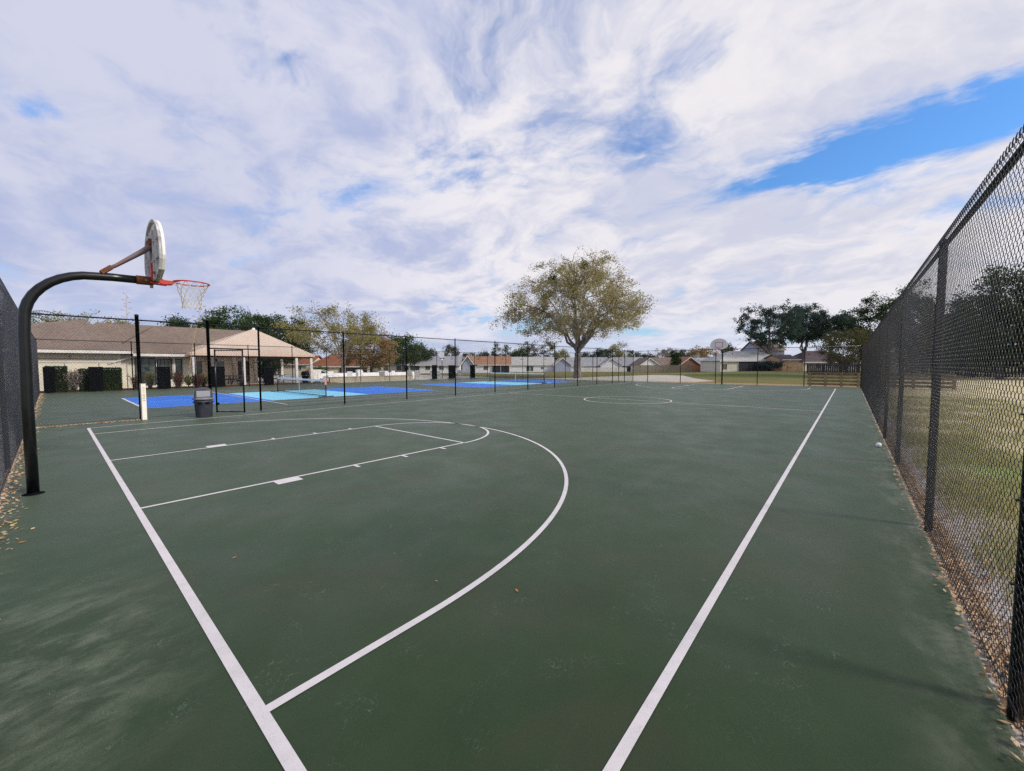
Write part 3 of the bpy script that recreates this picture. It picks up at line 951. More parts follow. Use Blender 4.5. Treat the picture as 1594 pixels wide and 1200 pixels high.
def tree(name, label, loc, trunk_h, trunk_r, crown, leaf, bark=None, nL1=7, nL2=40, nL3=260, nleaf=12000, lsize=0.2, spread=0.5,
         seed=1, group=None, cat='tree', lean=(0, 0), parts=True, flat=0.0):
    """crown = (cx, cy, z0, z1, rad, power): dome whose radius follows a profile between z0 and z1"""
    rg = np.random.default_rng(seed)
    cx, cy, z0, z1, rad, pw = crown[:6]
    prof = crown[6] if len(crown) > 6 else None
    sq = crown[7] if len(crown) > 7 else 1.0

    def R(z):
        u = (z-z0)/(z1-z0)
        if prof is not None:
            return rad*np.interp(u, prof[0], prof[1])
        return rad*np.sqrt(np.clip(1-(2*np.clip(u, 0, 1)-1)**2, 0, 1))**pw

    def sample(n, lo, hi):
        out = []
        while len(out) < n:
            z = z0+(z1-z0)*rg.random(); r = R(z)
            if rg.random()*rad > r:
                continue
            q = (lo+(hi-lo)*rg.random())
            a = rg.random()*2*pi
            lump = 1+0.16*sin(3*a+seed)+0.10*sin(5*a+2*seed+z)
            zc = z0+(z1-z0)*0.35
            zz = zc+(z-zc)*max(q, 0.35)**0.6
            out.append((cx+r*q*lump*cos(a), cy+sq*r*q*lump*sin(a), zz))
        return np.array(out)
    fork = np.array([lean[0], lean[1], trunk_h])
    lines = []
    tk = curve_pts((0, 0, -0.3), fork, 7, 0, rg)
    tk[1:-1] = tk[1:-1]*0.15+(np.linspace(0, 1, 7)[1:-1, None]*(fork+[0, 0, .3])-[0, 0, .3])*0.85
    tr = np.interp(np.arange(7), [0, 1, 2, 6], [trunk_r*1.7, trunk_r*1.15, trunk_r, trunk_r*0.85])
    E1 = sample(nL1, 0.25, 0.7)
    L1 = [curve_pts(fork-(0, 0, trunk_h*0.06*rg.random()), e, 9, 0.04+flat, rg, 0.018) for e in E1]
    E2 = sample(nL2, 0.45, 0.95)
    L2 = []
    for e in E2:
        best = min(((np.linalg.norm(e-P[j])+0.35*np.linalg.norm(P[j]-fork), i, j) for i, P in enumerate(L1) for j in range(3, 9)))
        L2.append(curve_pts(L1[best[1]][best[2]], e, 7, 0.05, rg))
    E3 = sample(nL3, 0.45, 1.0)
    allp = np.concatenate([P[2:] for P in L2])
    L3 = []
    for e in E3:
        dd = np.linalg.norm(allp-e, axis=1)
        L3.append(curve_pts(allp[dd.argmin()], e, 5, 0.03, rg))
    t = thing(name, label, cat, loc, 0, group)
    bark = bark or BARK
    Vs = []; Fs = []; off = 0
    for P, r, n in ((np.array([tk]), tr[None], 10), (np.array(L1), np.linspace(trunk_r*0.42, trunk_r*0.13, 9)[None], 7),
                    (np.array(L2), np.linspace(trunk_r*0.17, trunk_r*0.05, 7)[None], 5), (np.array(L3), np.linspace(trunk_r*0.055, max(0.008, trunk_r*0.015), 5)[None], 3)):
        V, F = np_tubes(P, r, n)
        Vs.append(V); Fs.append(F+off); off += len(V)
    npmesh('trunk', np.concatenate(Vs), np.concatenate(Fs), bark, t, True)
    # leaves gather in clumps along the outer twigs
    tips = np.concatenate([P[2:] for P in L3])
    wt = np.repeat(rg.random(len(L3))**2.2, 3)*(0.4+rg.random(len(tips)))
    idx = rg.choice(len(tips), nleaf, p=wt/wt.sum())
    C = tips[idx]+rg.normal(0, spread, (nleaf, 3))*np.array([1, 1, 0.75])
    V, F = leafcards(C, lsize)
    npmesh('crown', V, F, LEAF[leaf], t)
    return t


def cards_obj(name, C, size, leaf, aspect=0.55, parent=None):
    V, F = leafcards(C, size, aspect)
    return npmesh(name, V, F, LEAF[leaf], parent)


p = at(899, 51.0)
tree('oak_tree', 'large bare-limbed tree with bronze leaves standing alone beyond the blue courts', p, 3.3, 0.47,
     (0.0, 0.0, 4.6, 16.6, 9.7, 1, ([0, .06, .16, .34, .5, .68, .84, 1.0], [.30, .62, .92, 1.0, .84, .66, .48, .12])), 'bronze', BARK_GREY, 15, 130, 1700, 52000, 0.18, 0.30, 14)
for dx, dy, dz in ((-3.2, -4.0, 12.6), (2.6, -4.5, 13.2), (-0.4, -4.8, 10.9), (0.8, -3.0, 14.4)):
    o = thing('mistletoe', 'x', 'mistletoe', (p.x+dx*0.65, p.y-dx*0.76, p.z+dz))
    cards_obj('foliage', rng.normal(0, 0.30, (420, 3)), 0.24, 'green', parent=o)
    tag(o, {-3.2: 'round green mistletoe tuft high in the left of the big bronze crown', 2.6: 'round green mistletoe tuft high in the right of the big bronze crown', -0.4: 'lower green mistletoe tuft in the middle of the big bronze crown', 0.8: 'topmost green mistletoe tuft near the big bronze crown summit'}[dx], 'mistletoe', 'mistletoe tufts in the big crown')
# green mistletoe clumps
p = at(535, 62)
tree('sycamore_tree', 'pale-trunked tree with thinning yellow-green leaves right of the peach canopy', p, 2.6, 0.34,
     (-1.0, 0, 3.0, 11.4, 7.2, 0.9), 'yellow', BARK_PALE, 8, 60, 480, 12000, 0.24, 0.35, 5)
p = at(578, 70)
tree('rusty_tree', 'dense rust-brown tree overhanging the pool, behind the pale-trunked one', p, 1.8, 0.26, (0, 0, 0.8, 8.9, 5.0, 0.8), 'orange', None, 7, 50, 380, 15000, 0.27, 0.40, 6)
for k, (px, D, top, wpx, lb) in enumerate(((302, 74, 486, 90, 'dark green oak behind the clubhouse roof, lowest and leftmost of its three'),
                                            (372, 76, 474, 98, 'dark green oak behind the clubhouse roof, tallest of its three'),
                                            (436, 78, 489, 80, 'dark green oak rising directly behind the peach canopy peak'))):
    p = at(px, D)
    tree('oak_tree', lb, p, 2.6, 0.35, (0, 0, 1.6, zat(top, D), wpx/614*D*0.55, 0.7), 'dark' if k != 1 else 'green', None, 8, 60, 420, 22000, 0.32, 0.45, 20+k, 'dark oaks behind the clubhouse')
p = at(145, 62)
tree('shrub_tree', 'yellow-green treetop showing over the clubhouse roof peak', p, 3.5, 0.2, (0, 0, 4.0, zat(485, 62), 6.6, 0.5), 'yellow', None, 7, 40, 260, 9000, 0.26, 0.35, 31)
p = at(628, 88)
tree('round_tree', 'bright green round tree between the rusty tree and grey-roofed house', p, 2.6, 0.24, (0, 0, 1.6, zat(517, 88), 4.3, 0.8), 'green', None, 6, 40, 260, 9000, 0.32, 0.45, 33)
p = at(652, 100)
tree('round_tree', 'smaller dark round tree overlapping the bright green one', p, 2.6, 0.24, (0, 0, 1.6, zat(531, 100), 3.8, 0.8), 'dark', None, 6, 40, 240, 7000, 0.34, 0.5, 34)
# far line of trees
far = [(668, 541, 24, 'olive', 'olive tree between the pale sign pole and grey-roofed house'), (703, 534, 26, 'olive', 'olive tree right behind the white sign box'),
       (728, 547, 26, 'dark', 'dark low tree behind the pointed white gable'), (752, 546, 24, 'dark', 'dark low tree behind the tan roof ridge'), (779, 531, 30, 'dark', 'taller dark tree between the tan-roofed and white houses'),
       (806, 535, 26, 'green', 'green tree behind the left end of the pale roof'), (828, 527, 30, 'olive', 'olive tree behind the middle of the pale roof'),
       (852, 524, 32, 'olive', 'tall olive tree just left of the big trunk'), (872, 542, 24, 'yellow', 'yellowish tree behind the big trunk'), (915, 546, 26, 'dark', 'dark tree right of the big trunk'),
       (938, 541, 24, 'dark', 'dark tree over the white vinyl fence'), (962, 530, 32, 'yellow', 'golden tree right of the big crown'), (990, 544, 26, 'dark', 'dark tree behind the grey roof end'),
       (1006, 550, 22, 'dark', 'low dark tree above the white gable'), (1032, 541, 30, 'greybrown', 'grey-brown tree left of the dark conifer'), (1062, 545, 22, 'olive', 'small olive tree right behind the dark conifer'),
       (1083, 537, 28, 'orange', 'rusty tree left of the far hoop'), (1103, 536, 30, 'orange', 'rusty tree straight behind the far backboard'), (1132, 530, 18, 'olive', 'thin tree showing right of the far backboard'),
       (1146, 552, 30, 'greybrown', 'low grey tree above the cream gabled house')]
for k, (px, top, wpx, lf, lb) in enumerate(far):
    D = 185+17*((k*7) % 5)
    p = at(px, D)
    tree('distant_tree', lb, p, 2.5, 0.3, (0, 0, 0.6, zat(top, D)-p.z, wpx/614*D*0.56, 0.75), lf, None, 6, 26, 110, 3600, 0.62, 0.75, 50+k, 'trees in the far line behind the houses')
p = at(1051, 128)
tree('conifer', 'dense dark green conifer standing before the brown roofs', p, 1.0, 0.2, (0, 0, 0.2, zat(541, 128)-p.z, 1.7, 0.5), 'green', None, 5, 30, 160, 7000, 0.28, 0.28, 80)
# right-hand group
for k, (px, D, top, wpx, z0, lb) in enumerate(((1197, 112, 470, 92, 6.0, 'broad blue-green tree, tallest dome of the right-hand clump, dark shrub at its foot'),
                                        (1250, 118, 472, 60, 8.0, 'blue-green tree in the middle of the right-hand clump'),
                                        (1290, 116, 486, 66, 8.5, 'blue-green tree with slanting bare limbs at the clump\'s right edge'))):
    p = at(px, D)
    tree('fig_tree', lb, p, 4.5, 0.55, (0, 0, z0, zat(top, D)-p.z, wpx/614*D*0.52, 0.65), 'bluedark', BARK_GREY, 9, 90, 420, 17000, 0.40, 0.40, 90+k, 'blue-green trees by the cream gabled house')
p = at(1204, 104)
tree('shrub', 'black-green shrub at the foot of the broad blue-green tree', p, 0.3, 0.08, (0, 0, 0.0, 3.1, 3.6, 0.6), 'bluedark', None, 5, 20, 110, 5000, 0.35, 0.3, 97, None, 'shrub')
p = at(1368, 92)
tree('pine_tree', 'tall dark pine rising beside the top of the big side fence', p, 6.0, 0.4, (0, 0, 4.0, zat(457, 92)-p.z, 5.4, 0.7), 'dark', None, 8, 60, 360, 16000, 0.36, 0.45, 98)
p = at(1318, 80)
tree('willow_tree', 'low olive-green tree drooping over the dark wooden fence', p, 1.5, 0.25, (0, 0, 0.6, zat(509, 80)-p.z, 5.4, 0.7), 'olive', None, 8, 60, 400, 15000, 0.26, 0.38, 99)
for k, (px, D, top, wpx, lf, lb) in enumerate(((1420, 62, 436, 70, 'dark', 'dark tree right of the pine, seen through the big fence'), (1462, 58, 470, 70, 'olive', 'dull olive tree seen through the big side fence'),
                                            (1506, 52, 452, 80, 'dark', 'dark rounded tree through the big fence, left of the highest one'), (1556, 46, 402, 110, 'dark', 'highest dark tree seen through the big side fence'),
                                            (1625, 44, 430, 100, 'olive', 'olive tree at the extreme edge behind the big side fence'), (1700, 46, 430, 110, 'dark', 'dark tree out beyond the edge of view past the fence'))):
    p = at(px, D)
    tree('side_tree', lb, p, 2.0, 0.3, (0, 0, 0.4, zat(top, D)-p.z, wpx/614*D*0.5*0.72, 0.6), lf, None, 7, 50, 300, 13000, 0.30, 0.42, 110+k, 'trees beyond the big side fence')
# west side trees seen through the fence behind the pole
for k, (x, y, top, rad, lf, lb) in enumerate(((-9.0, 20.0, 5.6, 3.0, 'green', 'green tree outside the fence behind the black hoop pole'), (-7, 38.0, 5.2, 3.0, 'olive', 'olive tree by the clubhouse end, outside the fence'))):
    tree('side_tree', lb, (x, y, -0.06), 1.8, 0.2, (0, 0, 0.8, top, rad, 0.7), lf, None, 6, 40, 220, 8000, 0.22, 0.35, 120+k)


def hedge(label, x0, x1, y, top, depth=0.9, leaf='dark', n=5000):
    t = thing('hedge', label, 'hedge', ((x0+x1)/2, y, 0.0), 0, 'clipped hedges along the clubhouse')
    w = x1-x0
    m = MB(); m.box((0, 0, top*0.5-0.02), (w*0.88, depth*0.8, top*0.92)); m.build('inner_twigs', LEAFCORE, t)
    P = rng.random((n, 3)); ax = rng.integers(0, 5, n)
    P[ax == 0, 1] = 0; P[ax == 1, 2] = 1; P[ax == 2, 0] = 0; P[ax == 3, 0] = 1; P[ax == 4, 1] = 0
    C = (P-[0.5, 0.5, 0])*[w, depth, top]+rng.normal(0, 0.025, (n, 3)); C[:, 2] = np.clip(C[:, 2], 0.03, None)
    cards_obj('foliage', C, 0.07, leaf, 0.6, t)
    return t


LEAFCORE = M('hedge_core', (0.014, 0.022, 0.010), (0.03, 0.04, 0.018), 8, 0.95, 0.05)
hedge('clipped dark hedge block in the corner beside the first black screen', -0.85, 0.05, 30.4, 1.62)
hedge('clipped hedge block left of the second black screen', 0.62, 1.3, 30.5, 1.45, 0.8)
hedge('clipped hedge block right of the second black screen, against the cream wall', 1.6, 2.55, 30.4, 1.52)


def bush(name, label, x, y, h_, r, leaf, n=2600, size=0.08, cat='bush', group=None):
    t = thing(name, label, cat, (x, y, 0.0), 0, group)
    K = 46
    S = np.zeros((K, 4, 3))
    a = rng.random(K)*2*pi; q = rng.random(K)*r
    for i in range(K):
        e = np.array([q[i]*cos(a[i]), q[i]*sin(a[i]), h_*(0.65+0.35*rng.random())])
        S[i] = [(0.25*e[0], 0.25*e[1], 0), (0.5*e[0], 0.5*e[1], 0.4*e[2]), (0.85*e[0], 0.85*e[1], 0.75*e[2]), e]
    V, F = np_tubes(S, np.linspace(0.012, 0.004, 4)[None], 4)
    npmesh('stems', V, F, BARK, t)
    tt = rng.integers(0, K, n); ff = 0.25+0.75*rng.random(n)
    C = S[tt, 3]*ff[:, None]+rng.normal(0, 0.09, (n, 3))*[r, r, h_*0.6]
    C[:, 2] = np.clip(C[:, 2], 0.03, None)
    cards_obj('foliage', C, size, leaf, 0.5, t)
    return t


bush('bush', 'bare grey-brown bush between the corner hedge and the second black screen', 0.28, 30.2, 1.5, 0.75, 'greybrown', 3600, 0.07)
bush('bush', 'sparse reddish shrub against the cream gable wall', 3.3, 30.3, 1.2, 0.5, 'redplant', 900)
bush('bush', 'yellowish leafy shrub in front of the glazed clubhouse doors', 4.05, 30.4, 1.3, 0.35, 'yellow', 900)
bush('bush', 'reddish shrub between the third black screen and agave', 5.6, 30.2, 1.25, 0.55, 'redplant', 2200)
bush('bush', 'low reddish shrub right of the agave', 6.75, 30.1, 1.1, 0.6, 'redplant', 2200)
bush('bush', 'green leafy shrub left of the gate-side black screen', 7.25, 30.9, 1.1, 0.5, 'yellow', 1500)
bush('bush', 'dark green round topiary shrub beneath the peach canopy', 14.6, 40.0, 2.3, 1.8, 'dark', 6500, 0.16)
bush('bush', 'orange flowering shrub beneath the right end of the canopy', 17.3, 35.0, 1.4, 0.6, 'orange', 1500, 0.1)
bush('bush', 'green shrub in front of the dark porch of the terracotta-roofed house', 24.6, 49.5, 1.6, 1.2, 'green', 2500, 0.14)


def agave(label, x, y, stalk, sx, sy, br):
    t = thing('agave', label, 'plant', (x, y, 0.0))
    m = MB()
    for k in range(34):
        a = k*2.4; el = radians(25+55*(k/34)); l = 1.0+0.25*sin(k)
        d = Vector((cos(a)*cos(el), sin(a)*cos(el), sin(el))); sd = Vector((-sin(a), cos(a), 0))*0.045
        b0 = Vector((0, 0, 0.15)); mid = b0+d*l*0.5; tip = b0+d*l-Vector((0, 0, 0.08))
        m.add([b0-sd*0.6, b0+sd*0.6, mid+sd, mid-sd, tip], [(0, 1, 2, 3), (3, 2, 4)])
    m.build('leaves', LEAF['agave'], t)
    if stalk:
        m = MB()
        P = [(sx*(i/8)**1.5, sy*(i/8), 0.1+stalk*i/8) for i in range(9)]
        m.tube(P, [0.035, 0.033, 0.03, 0.028, 0.024, 0.02, 0.016, 0.012, 0.008], 6)
        m.build('flower_stalk', STALK, t)
        m = MB()
        for i in range(br):
            f = 0.70+0.3*i/br; q = Vector((sx*f**1.5, sy*f, 0.1+stalk*f)); a = i*2.4; l = 0.42*(1-0.5*i/br)
            e = q+Vector((cos(a)*l, sin(a)*l, 0.10))
            m.tube([q, (q+e)/2+Vector((0, 0, -0.02)), e], 0.010, 4)
            m.box(tuple(e), (0.13, 0.13, 0.045))
        m.build('flower_branch', STALK, t)
    return t


STALK = M('dry_stalk', (0.50, 0.36, 0.20), (0.36, 0.26, 0.16), 6, 0.9, 0.1)
agave('pale green agave with a tall leaning tan flower stalk', 6.25, 30.4, 6.4, 1.1, 0.3, 9)
agave('agave with thin upright grey flower stalk showing above the clubhouse roof', 4.5, 47.0, 8.9, 0.1, 0.0, 13)


def palm(label, x, y, h_):
    t = thing('palm_tree', label, 'palm', (x, y, -0.05))
    m = MB(); m.tube([(0, 0, -0.2), (0.1, 0, h_*0.5), (0.05, 0, h_)], [0.2, 0.15, 0.13], 10); m.build('trunk', BARK, t, True)
    m = MB()
    for k in range(18):
        a = k*2.4; e0 = 0.9-0.9*(k/18)
        P = []
        for i in range(9):
            s = i/8*2.6; z = h_+s*sin(e0)-0.28*s*s
            P.append(Vector((cos(a)*s*cos(e0*0.6)+0.05, sin(a)*s*cos(e0*0.6), z)))
        m.tube(P, [0.02]*8+[0.006], 4)
        sd = Vector((-sin(a), cos(a), 0))
        for i in range(1, 9):
            for w in (-1, 1):
                for o_ in (0, 0.5):
                    q = P[i-1].lerp(P[i], o_)
                    l = 0.55*sin(pi*(0.12+0.85*(i+o_)/9.5))
                    tip = q+sd*w*l+Vector((0, 0, -0.25*l))+(P[i]-P[i-1])*0.5
                    m.add([q, q+(P[i]-P[i-1])*0.16, tip], [(0, 1, 2)])
    m.build('fronds', LEAF['green'], t)
    return t


palm('palm with drooping fronds left of the clubhouse roof', -2.1, 41, 5.6)

# strips of fallen leaves and grass
N = 9000
S = []
x = rng.uniform(-1.1, 30, N)**1.0; x = -1.1+(x+1.1)*rng.random(N)**0.8
y = -8.86+rng.normal(0.0, 0.06, N)-0.10
S.append(np.stack([x, y, -0.045+np.where(y > -8.85, 0.055, 0.0)+rng.random(N)*0.015], 1))
x = -1.1+20*rng.random(N)**1.3; y = -9.1-np.abs(rng.normal(0, 0.6, N)); y[rng.random(N) < 0.55] = -9.0; S.append(np.stack([x, y, -0.045+rng.random(N)*0.02], 1))
y = rng.uniform(-2.6, 29.3, N); x = -1.13+np.abs(rng.normal(0, 0.10, N)); S.append(np.stack([x, y, np.full(N, 0.008)+rng.random(N)*0.02], 1)[:3600])
N3 = 800
x = rng.uniform(-1.1, 1.15, N3); y = 8.62+rng.normal(0, 0.07, N3); S.append(np.stack([x, y, np.full(N3, 0.01)+rng.random(N3)*0.01], 1))
N4 = 2500
x = -1.3-np.abs(rng.normal(0, 0.6, N4)); y = rng.uniform(-8.5, 20, N4); S.append(np.stack([x, y, np.full(N4, -0.04)+rng.random(N4)*0.02], 1))
C = np.concatenate(S); n = len(C)
a = rng.normal(size=(n, 3)); a[:, 2] *= 0.25; a /= np.linalg.norm(a, axis=1, keepdims=True)
b_ = rng.normal(size=(n, 3)); b_[:, 2] *= 0.3; b_ -= (b_*a).sum(1, keepdims=True)*a; b_ /= np.linalg.norm(b_, axis=1, keepdims=True)
s = (0.022+0.03*rng.random(n))[:, None]
V = np.stack([C-a*s*.5, C+b_*s*.28, C+a*s*.5, C-b_*s*.28], 1).reshape(-1, 3)
stuff(npmesh('leaf_litter', V, np.arange(4*n).reshape(n, 4), LEAF['litter']), 'tan fallen leaves drifted along the foot of the fences', 'fallen leaves')


def grass(x0, x1, y0, y1, n, hgt, pw=1.0):
    x = x0+(x1-x0)*rng.random(n)**pw; y = y0+(y1-y0)*rng.random(n)
    keep = (np.sin(x*1.9)*np.sin(y*2.3+x*0.6)+rng.normal(0, 0.5, n)) > -0.35
    x = x[keep]; y = y[keep]; k = len(x)
    h_ = hgt*(0.4+rng.random(k)); a = rng.random(k)*2*pi; w = 0.004+0.004*rng.random(k)
    z = gz(x, y)
    B = np.stack([x, y, z], 1)
    dx = np.stack([np.cos(a)*w, np.sin(a)*w, np.zeros(k)], 1)
    tip = B+np.stack([rng.normal(0, 0.35, k)*h_, rng.normal(0, 0.35, k)*h_, h_], 1)
    return np.stack([B-dx, B+dx, tip], 1).reshape(-1, 3)


G_ = np.concatenate([grass(3.5, 30, -9.3, -14, 60000, 0.09, 1.6), grass(2, 14, -9.15, -10.6, 16000, 0.12), grass(-1.9, -6, 3, 22, 14000, 0.10)])
stuff(npmesh('grass', G_, np.arange(len(G_)).reshape(-1, 3), LEAF['grass']), 'rough dry grass growing outside the fences', 'grass')

# shoe and ball scuffs on the acrylic
sm_ = MB()
rs = random.Random(5)
spots = [(1.6, -2.6, 1.3, 26), (3.6, -3.2, 1.6, 30), (5.0, -1.4, 1.8, 26), (7.5, -3.0, 2.2, 26), (1.2, -5.0, 0.8, 12), (4.6, -6.3, 1.6, 20), (2.8, 0.6, 1.8, 22), (10.5, -5.0, 3.0, 22), (6.5, 3.2, 2.5, 18), (3.0, -7.9, 1.2, 14)]
for cx, cy, sd_, n_ in spots:
    for _ in range(n_):
        x = rs.gauss(cx, sd_*0.6); y = rs.gauss(cy, sd_*0.6)
        if x < 0.2 or y < -8.7 or (x < 4.2 and y < -4.6):
            continue
        a0 = rs.uniform(0, pi) if rs.random() < 0.4 else rs.gauss(2.4, 0.35); r = rs.uniform(0.15, 1.4); ln = rs.uniform(0.05, 0.26); w_ = rs.uniform(0.0015, 0.005); k = 8
        vs = []; fs = []
        for i in range(k+1):
            a = a0+ln/r*(i/k-0.5); ww = w_*sin(pi*(i+0.3)/(k+0.6))
            px = x+r*(cos(a)-cos(a0)); py = y+r*(sin(a)-sin(a0))
            vs += [(px-cos(a)*ww, py-sin(a)*ww, 0.0015), (px+cos(a)*ww, py+sin(a)*ww, 0.0015)]
        fs = [(2*i, 2*i+1, 2*i+3, 2*i+2) for i in range(k)]
        sm_.add(vs, fs)
struct(sm_.build('court_scuffs', M('pale_scuffs', (0.085, 0.115, 0.072), (0.14, 0.17, 0.115), 12, 0.8, 0.2, lo=0.4, hi=0.6)))
# single leaves, twig and ball on the court
lc = MB()
lc.add([(-0.05, 0, 0.002), (-0.02, 0.022, 0.012), (0.02, 0.02, 0.008), (0.055, 0, 0.016), (0.02, -0.022, 0.006), (-0.02, -0.02, 0.012), (0, 0, 0.003)], [(0, 6, 1), (1, 6, 2), (2, 6, 3), (3, 6, 4), (4, 6, 5), (5, 6, 0)])
LM = {'a': M('orange_leaf', (0.55, 0.26, 0.07), (0.4, 0.17, 0.05), 30, 0.8, 0.2), 'y': M('yellow_leaf', (0.62, 0.50, 0.08), (0.5, 0.35, 0.05), 30, 0.8, 0.2)}
for x, y, sc, rz, mk, lb in ((0.39, -4.12, 0.8, 0.4, 'a', 'single tan leaf on the green court inside the key area'), (1.62, -6.36, 0.9, 1.2, 'a', 'single orange leaf just outside the three-point line'),
                        (1.31, -5.79, 0.6, 2.2, 'a', 'small orange leaf just inside the three-point line'), (5.58, -3.53, 1.0, 0.2, 'a', 'tan leaf near the far bend of the three-point line'),
                        (-0.93, -1.45, 1.6, 0.9, 'y', 'bright yellow leaf among litter near the hoop pole'), (-1.0, -3.3, 1.1, 2.9, 'a', 'tan leaf at the extreme left edge of the court'),
                        (-0.85, -2.2, 1.3, 0.1, 'a', 'narrow tan leaf lying between the hoop pole and viewer')):
    o = lc.build('fallen_leaf', LM[mk]); o.location = (x, y, 0.003); o.rotation_euler = (0, 0, rz); o.scale = (sc*.45, sc*.45, sc*.45)
    tag(o, lb, 'leaf', 'single fallen leaves on the court')
bm_ = MB(); prof = [(0.036*sin(pi*i/12)+0.0001, 0.037-0.037*cos(pi*i/12)) for i in range(13)]
bm_.lathe(prof, 20)
o = bm_.build('ball', 'white_plastic', smooth=True); o.location = (10.43, -8.72, 0.0); o.scale = (1.3, 1.3, 1.3)
tag(o, 'small white ball resting against the foot of the big side fence', 'ball')


# ------------------------------------------------------------------ clubhouse
def poly_obj(name, polys, mat, parent, thick=0.0):
    m = MB()
    for pl in polys:
        m.add(pl, [tuple(range(len(pl)))])
    o = m.build(name, mat, parent)
    if thick:
        s_ = o.modifiers.new('thick', 'SOLIDIFY'); s_.thickness = thick; s_.offset = -1
    return o


def hip_roof(x0, y0, x1, y1, ze, ridge, zr):
    (ax, ay), (bx, by) = ridge
    A_, B_, C_, D_ = (x0, y0, ze), (x1, y0, ze), (x1, y1, ze), (x0, y1, ze)
    P, Q = (ax, ay, zr), (bx, by, zr)
    if abs(bx-ax) > abs(by-ay):
        return [[A_, B_, Q, P], [B_, C_, Q], [C_, D_, P, Q], [D_, A_, P]]
    return [[A_, B_, P], [B_, C_, Q, P], [C_, D_, Q], [D_, A_, P, Q]]


def box_walls(x0, y0, x1, y1, z0, z1):
    m = MB(); m.box(((x0+x1)/2, (y0+y1)/2, (z0+z1)/2), (x1-x0, y1-y0, z1-z0)); return m


def window(parent, x, y, z0, z1, w, mull=1, frame='white_paint', depth=0.06):
    m = MB()
    for a, b2 in ((x-w/2, x-w/2+0.06), (x+w/2-0.06, x+w/2)):
        m.box(((a+b2)/2, y-depth/2, (z0+z1)/2), (0.06, depth, z1-z0))
    m.box((x, y-depth/2, z0+0.03), (w-0.12, depth, 0.06)); m.box((x, y-depth/2, z1-0.03), (w-0.12, depth, 0.06))
    for k in range(mull):
        m.box((x-w/2+w*(k+1)/(mull+1), y-depth*0.4, (z0+z1)/2), (0.035, depth*0.8, z1-z0-0.12))
    f = m.build('window', frame, parent)
    m = MB(); m.box((x, y-0.012, (z0+z1)/2), (w-0.12, 0.02, z1-z0-0.12)); m.build('pane', 'glass', f)
    return f


ch = thing('clubhouse', 'long cream clubhouse with brown shingle hip roofs behind the left hedges', 'building', (0, 0, 0))
box_walls(-9, 34.0, 2.9, 46, -0.1, 2.75).build('wall', 'cream_wall', ch)
box_walls(2.905, 34.3, 7.2, 46, -0.1, 2.55).build('wall', 'cream_wall', ch)
box_walls(7.205, 39.5, 13.3, 46, -0.1, 2.7).build('wall', 'cream_wall', ch)
poly_obj('roof', hip_roof(-9.6, 33.3, 3.5, 56, 2.85, ((1.2, 38.3), (1.2, 52)), 5.38), 'roof_brown', ch, 0.08)
poly_obj('roof', hip_roof(2.2, 33.4, 7.7, 46.6, 2.68, ((5.3, 37.0), (5.3, 43.5)), 5.05), 'roof_brown', ch, 0.08)
poly_obj('roof', hip_roof(-3.0, 38.6, 13.9, 46.2, 2.78, ((2.3, 42.3), (13.4, 42.3)), 5.5), 'roof_brown', ch, 0.08)
for (x0, x1, y, z) in ((-9.6, 3.52, 33.26, 2.70), (3.53, 7.7, 33.36, 2.53), (7.9, 13.9, 38.56, 2.63)):
    m = MB(); m.box(((x0+x1)/2, y, z), (x1-x0, 0.04, 0.20)); m.box(((x0+x1)/2, y+0.35, z-0.085), (x1-x0, 0.62, 0.02)); m.build('fascia', 'white_paint', ch)
# small gable porch and glazing of the middle part
m = MB(); m.add([(2.2, 33.9, 1.8), (3.75, 33.9, 2.42), (3.75, 33.9, 2.52), (2.2, 33.9, 1.92), (2.2, 33.98, 1.8), (3.75, 33.98, 2.42), (3.75, 33.98, 2.52), (2.2, 33.98, 1.92)],
                [(0, 1, 2, 3), (7, 6, 5, 4), (0, 4, 5, 1), (3, 2, 6, 7), (1, 5, 6, 2), (0, 3, 7, 4)]); m.build('porch_trim', 'white_paint', ch)
window(ch, 4.30, 34.3, 0.15, 2.3, 1.25, 2, 'dark_wood'); window(ch, 5.45, 34.3, 0.6, 2.25, 0.95, 3, 'dark_wood'); window(ch, 6.35, 34.3, 0.9, 2.25, 0.45, 0, 'dark_wood')
m = MB(); m.box((4.95, 34.27, 1.2), (0.16, 0.06, 2.4)); m.box((6.06, 34.27, 1.2), (0.14, 0.06, 2.4)); m.build('pilaster', 'white_paint', ch)
for x in (8.6, 10.4):
    window(ch, x, 39.5, 0.1, 2.2, 0.8, 0, 'white_paint')
m = MB(); m.box((12.4, 39.47, 1.1), (1.0, 0.06, 2.1)); m.build('door', 'dark_wood', ch)
for x in (7.9, 9.6, 11.4, 13.3):
    m = MB(); m.lathe([(0.17, 0.0), (0.17, 2.55), (0.24, 2.57), (0.24, 2.7)], 16, (x, 38.9, 0)); m.build('column', 'white_paint', ch, True)
m = MB(); m.box((-3.0, 33.95, 2.2), (11.4, 0.05, 0.04)); m.box((0.3, 33.95, 2.33), (0.04, 0.05, 0.22)); m.build('conduit', 'galv', ch)

# low grey rail in front of the clubhouse
t = thing('low_fence', 'low thin grey chain-link rail in front of the cream clubhouse wall', 'fence', (0, 31.7, 0))
for x in (-4.4, -2.2, 0.0, 1.6, 3.0):
    m = MB(); m.tube([(x, 0, 0), (x, 0, 1.92)], 0.025, 8); m.build('post', 'galv', t, True)
m = MB(); m.tube([(-4.4, 0, 1.9), (3.0, 0, 1.9)], 0.02, 8); m.build('rail', 'galv', t, True)

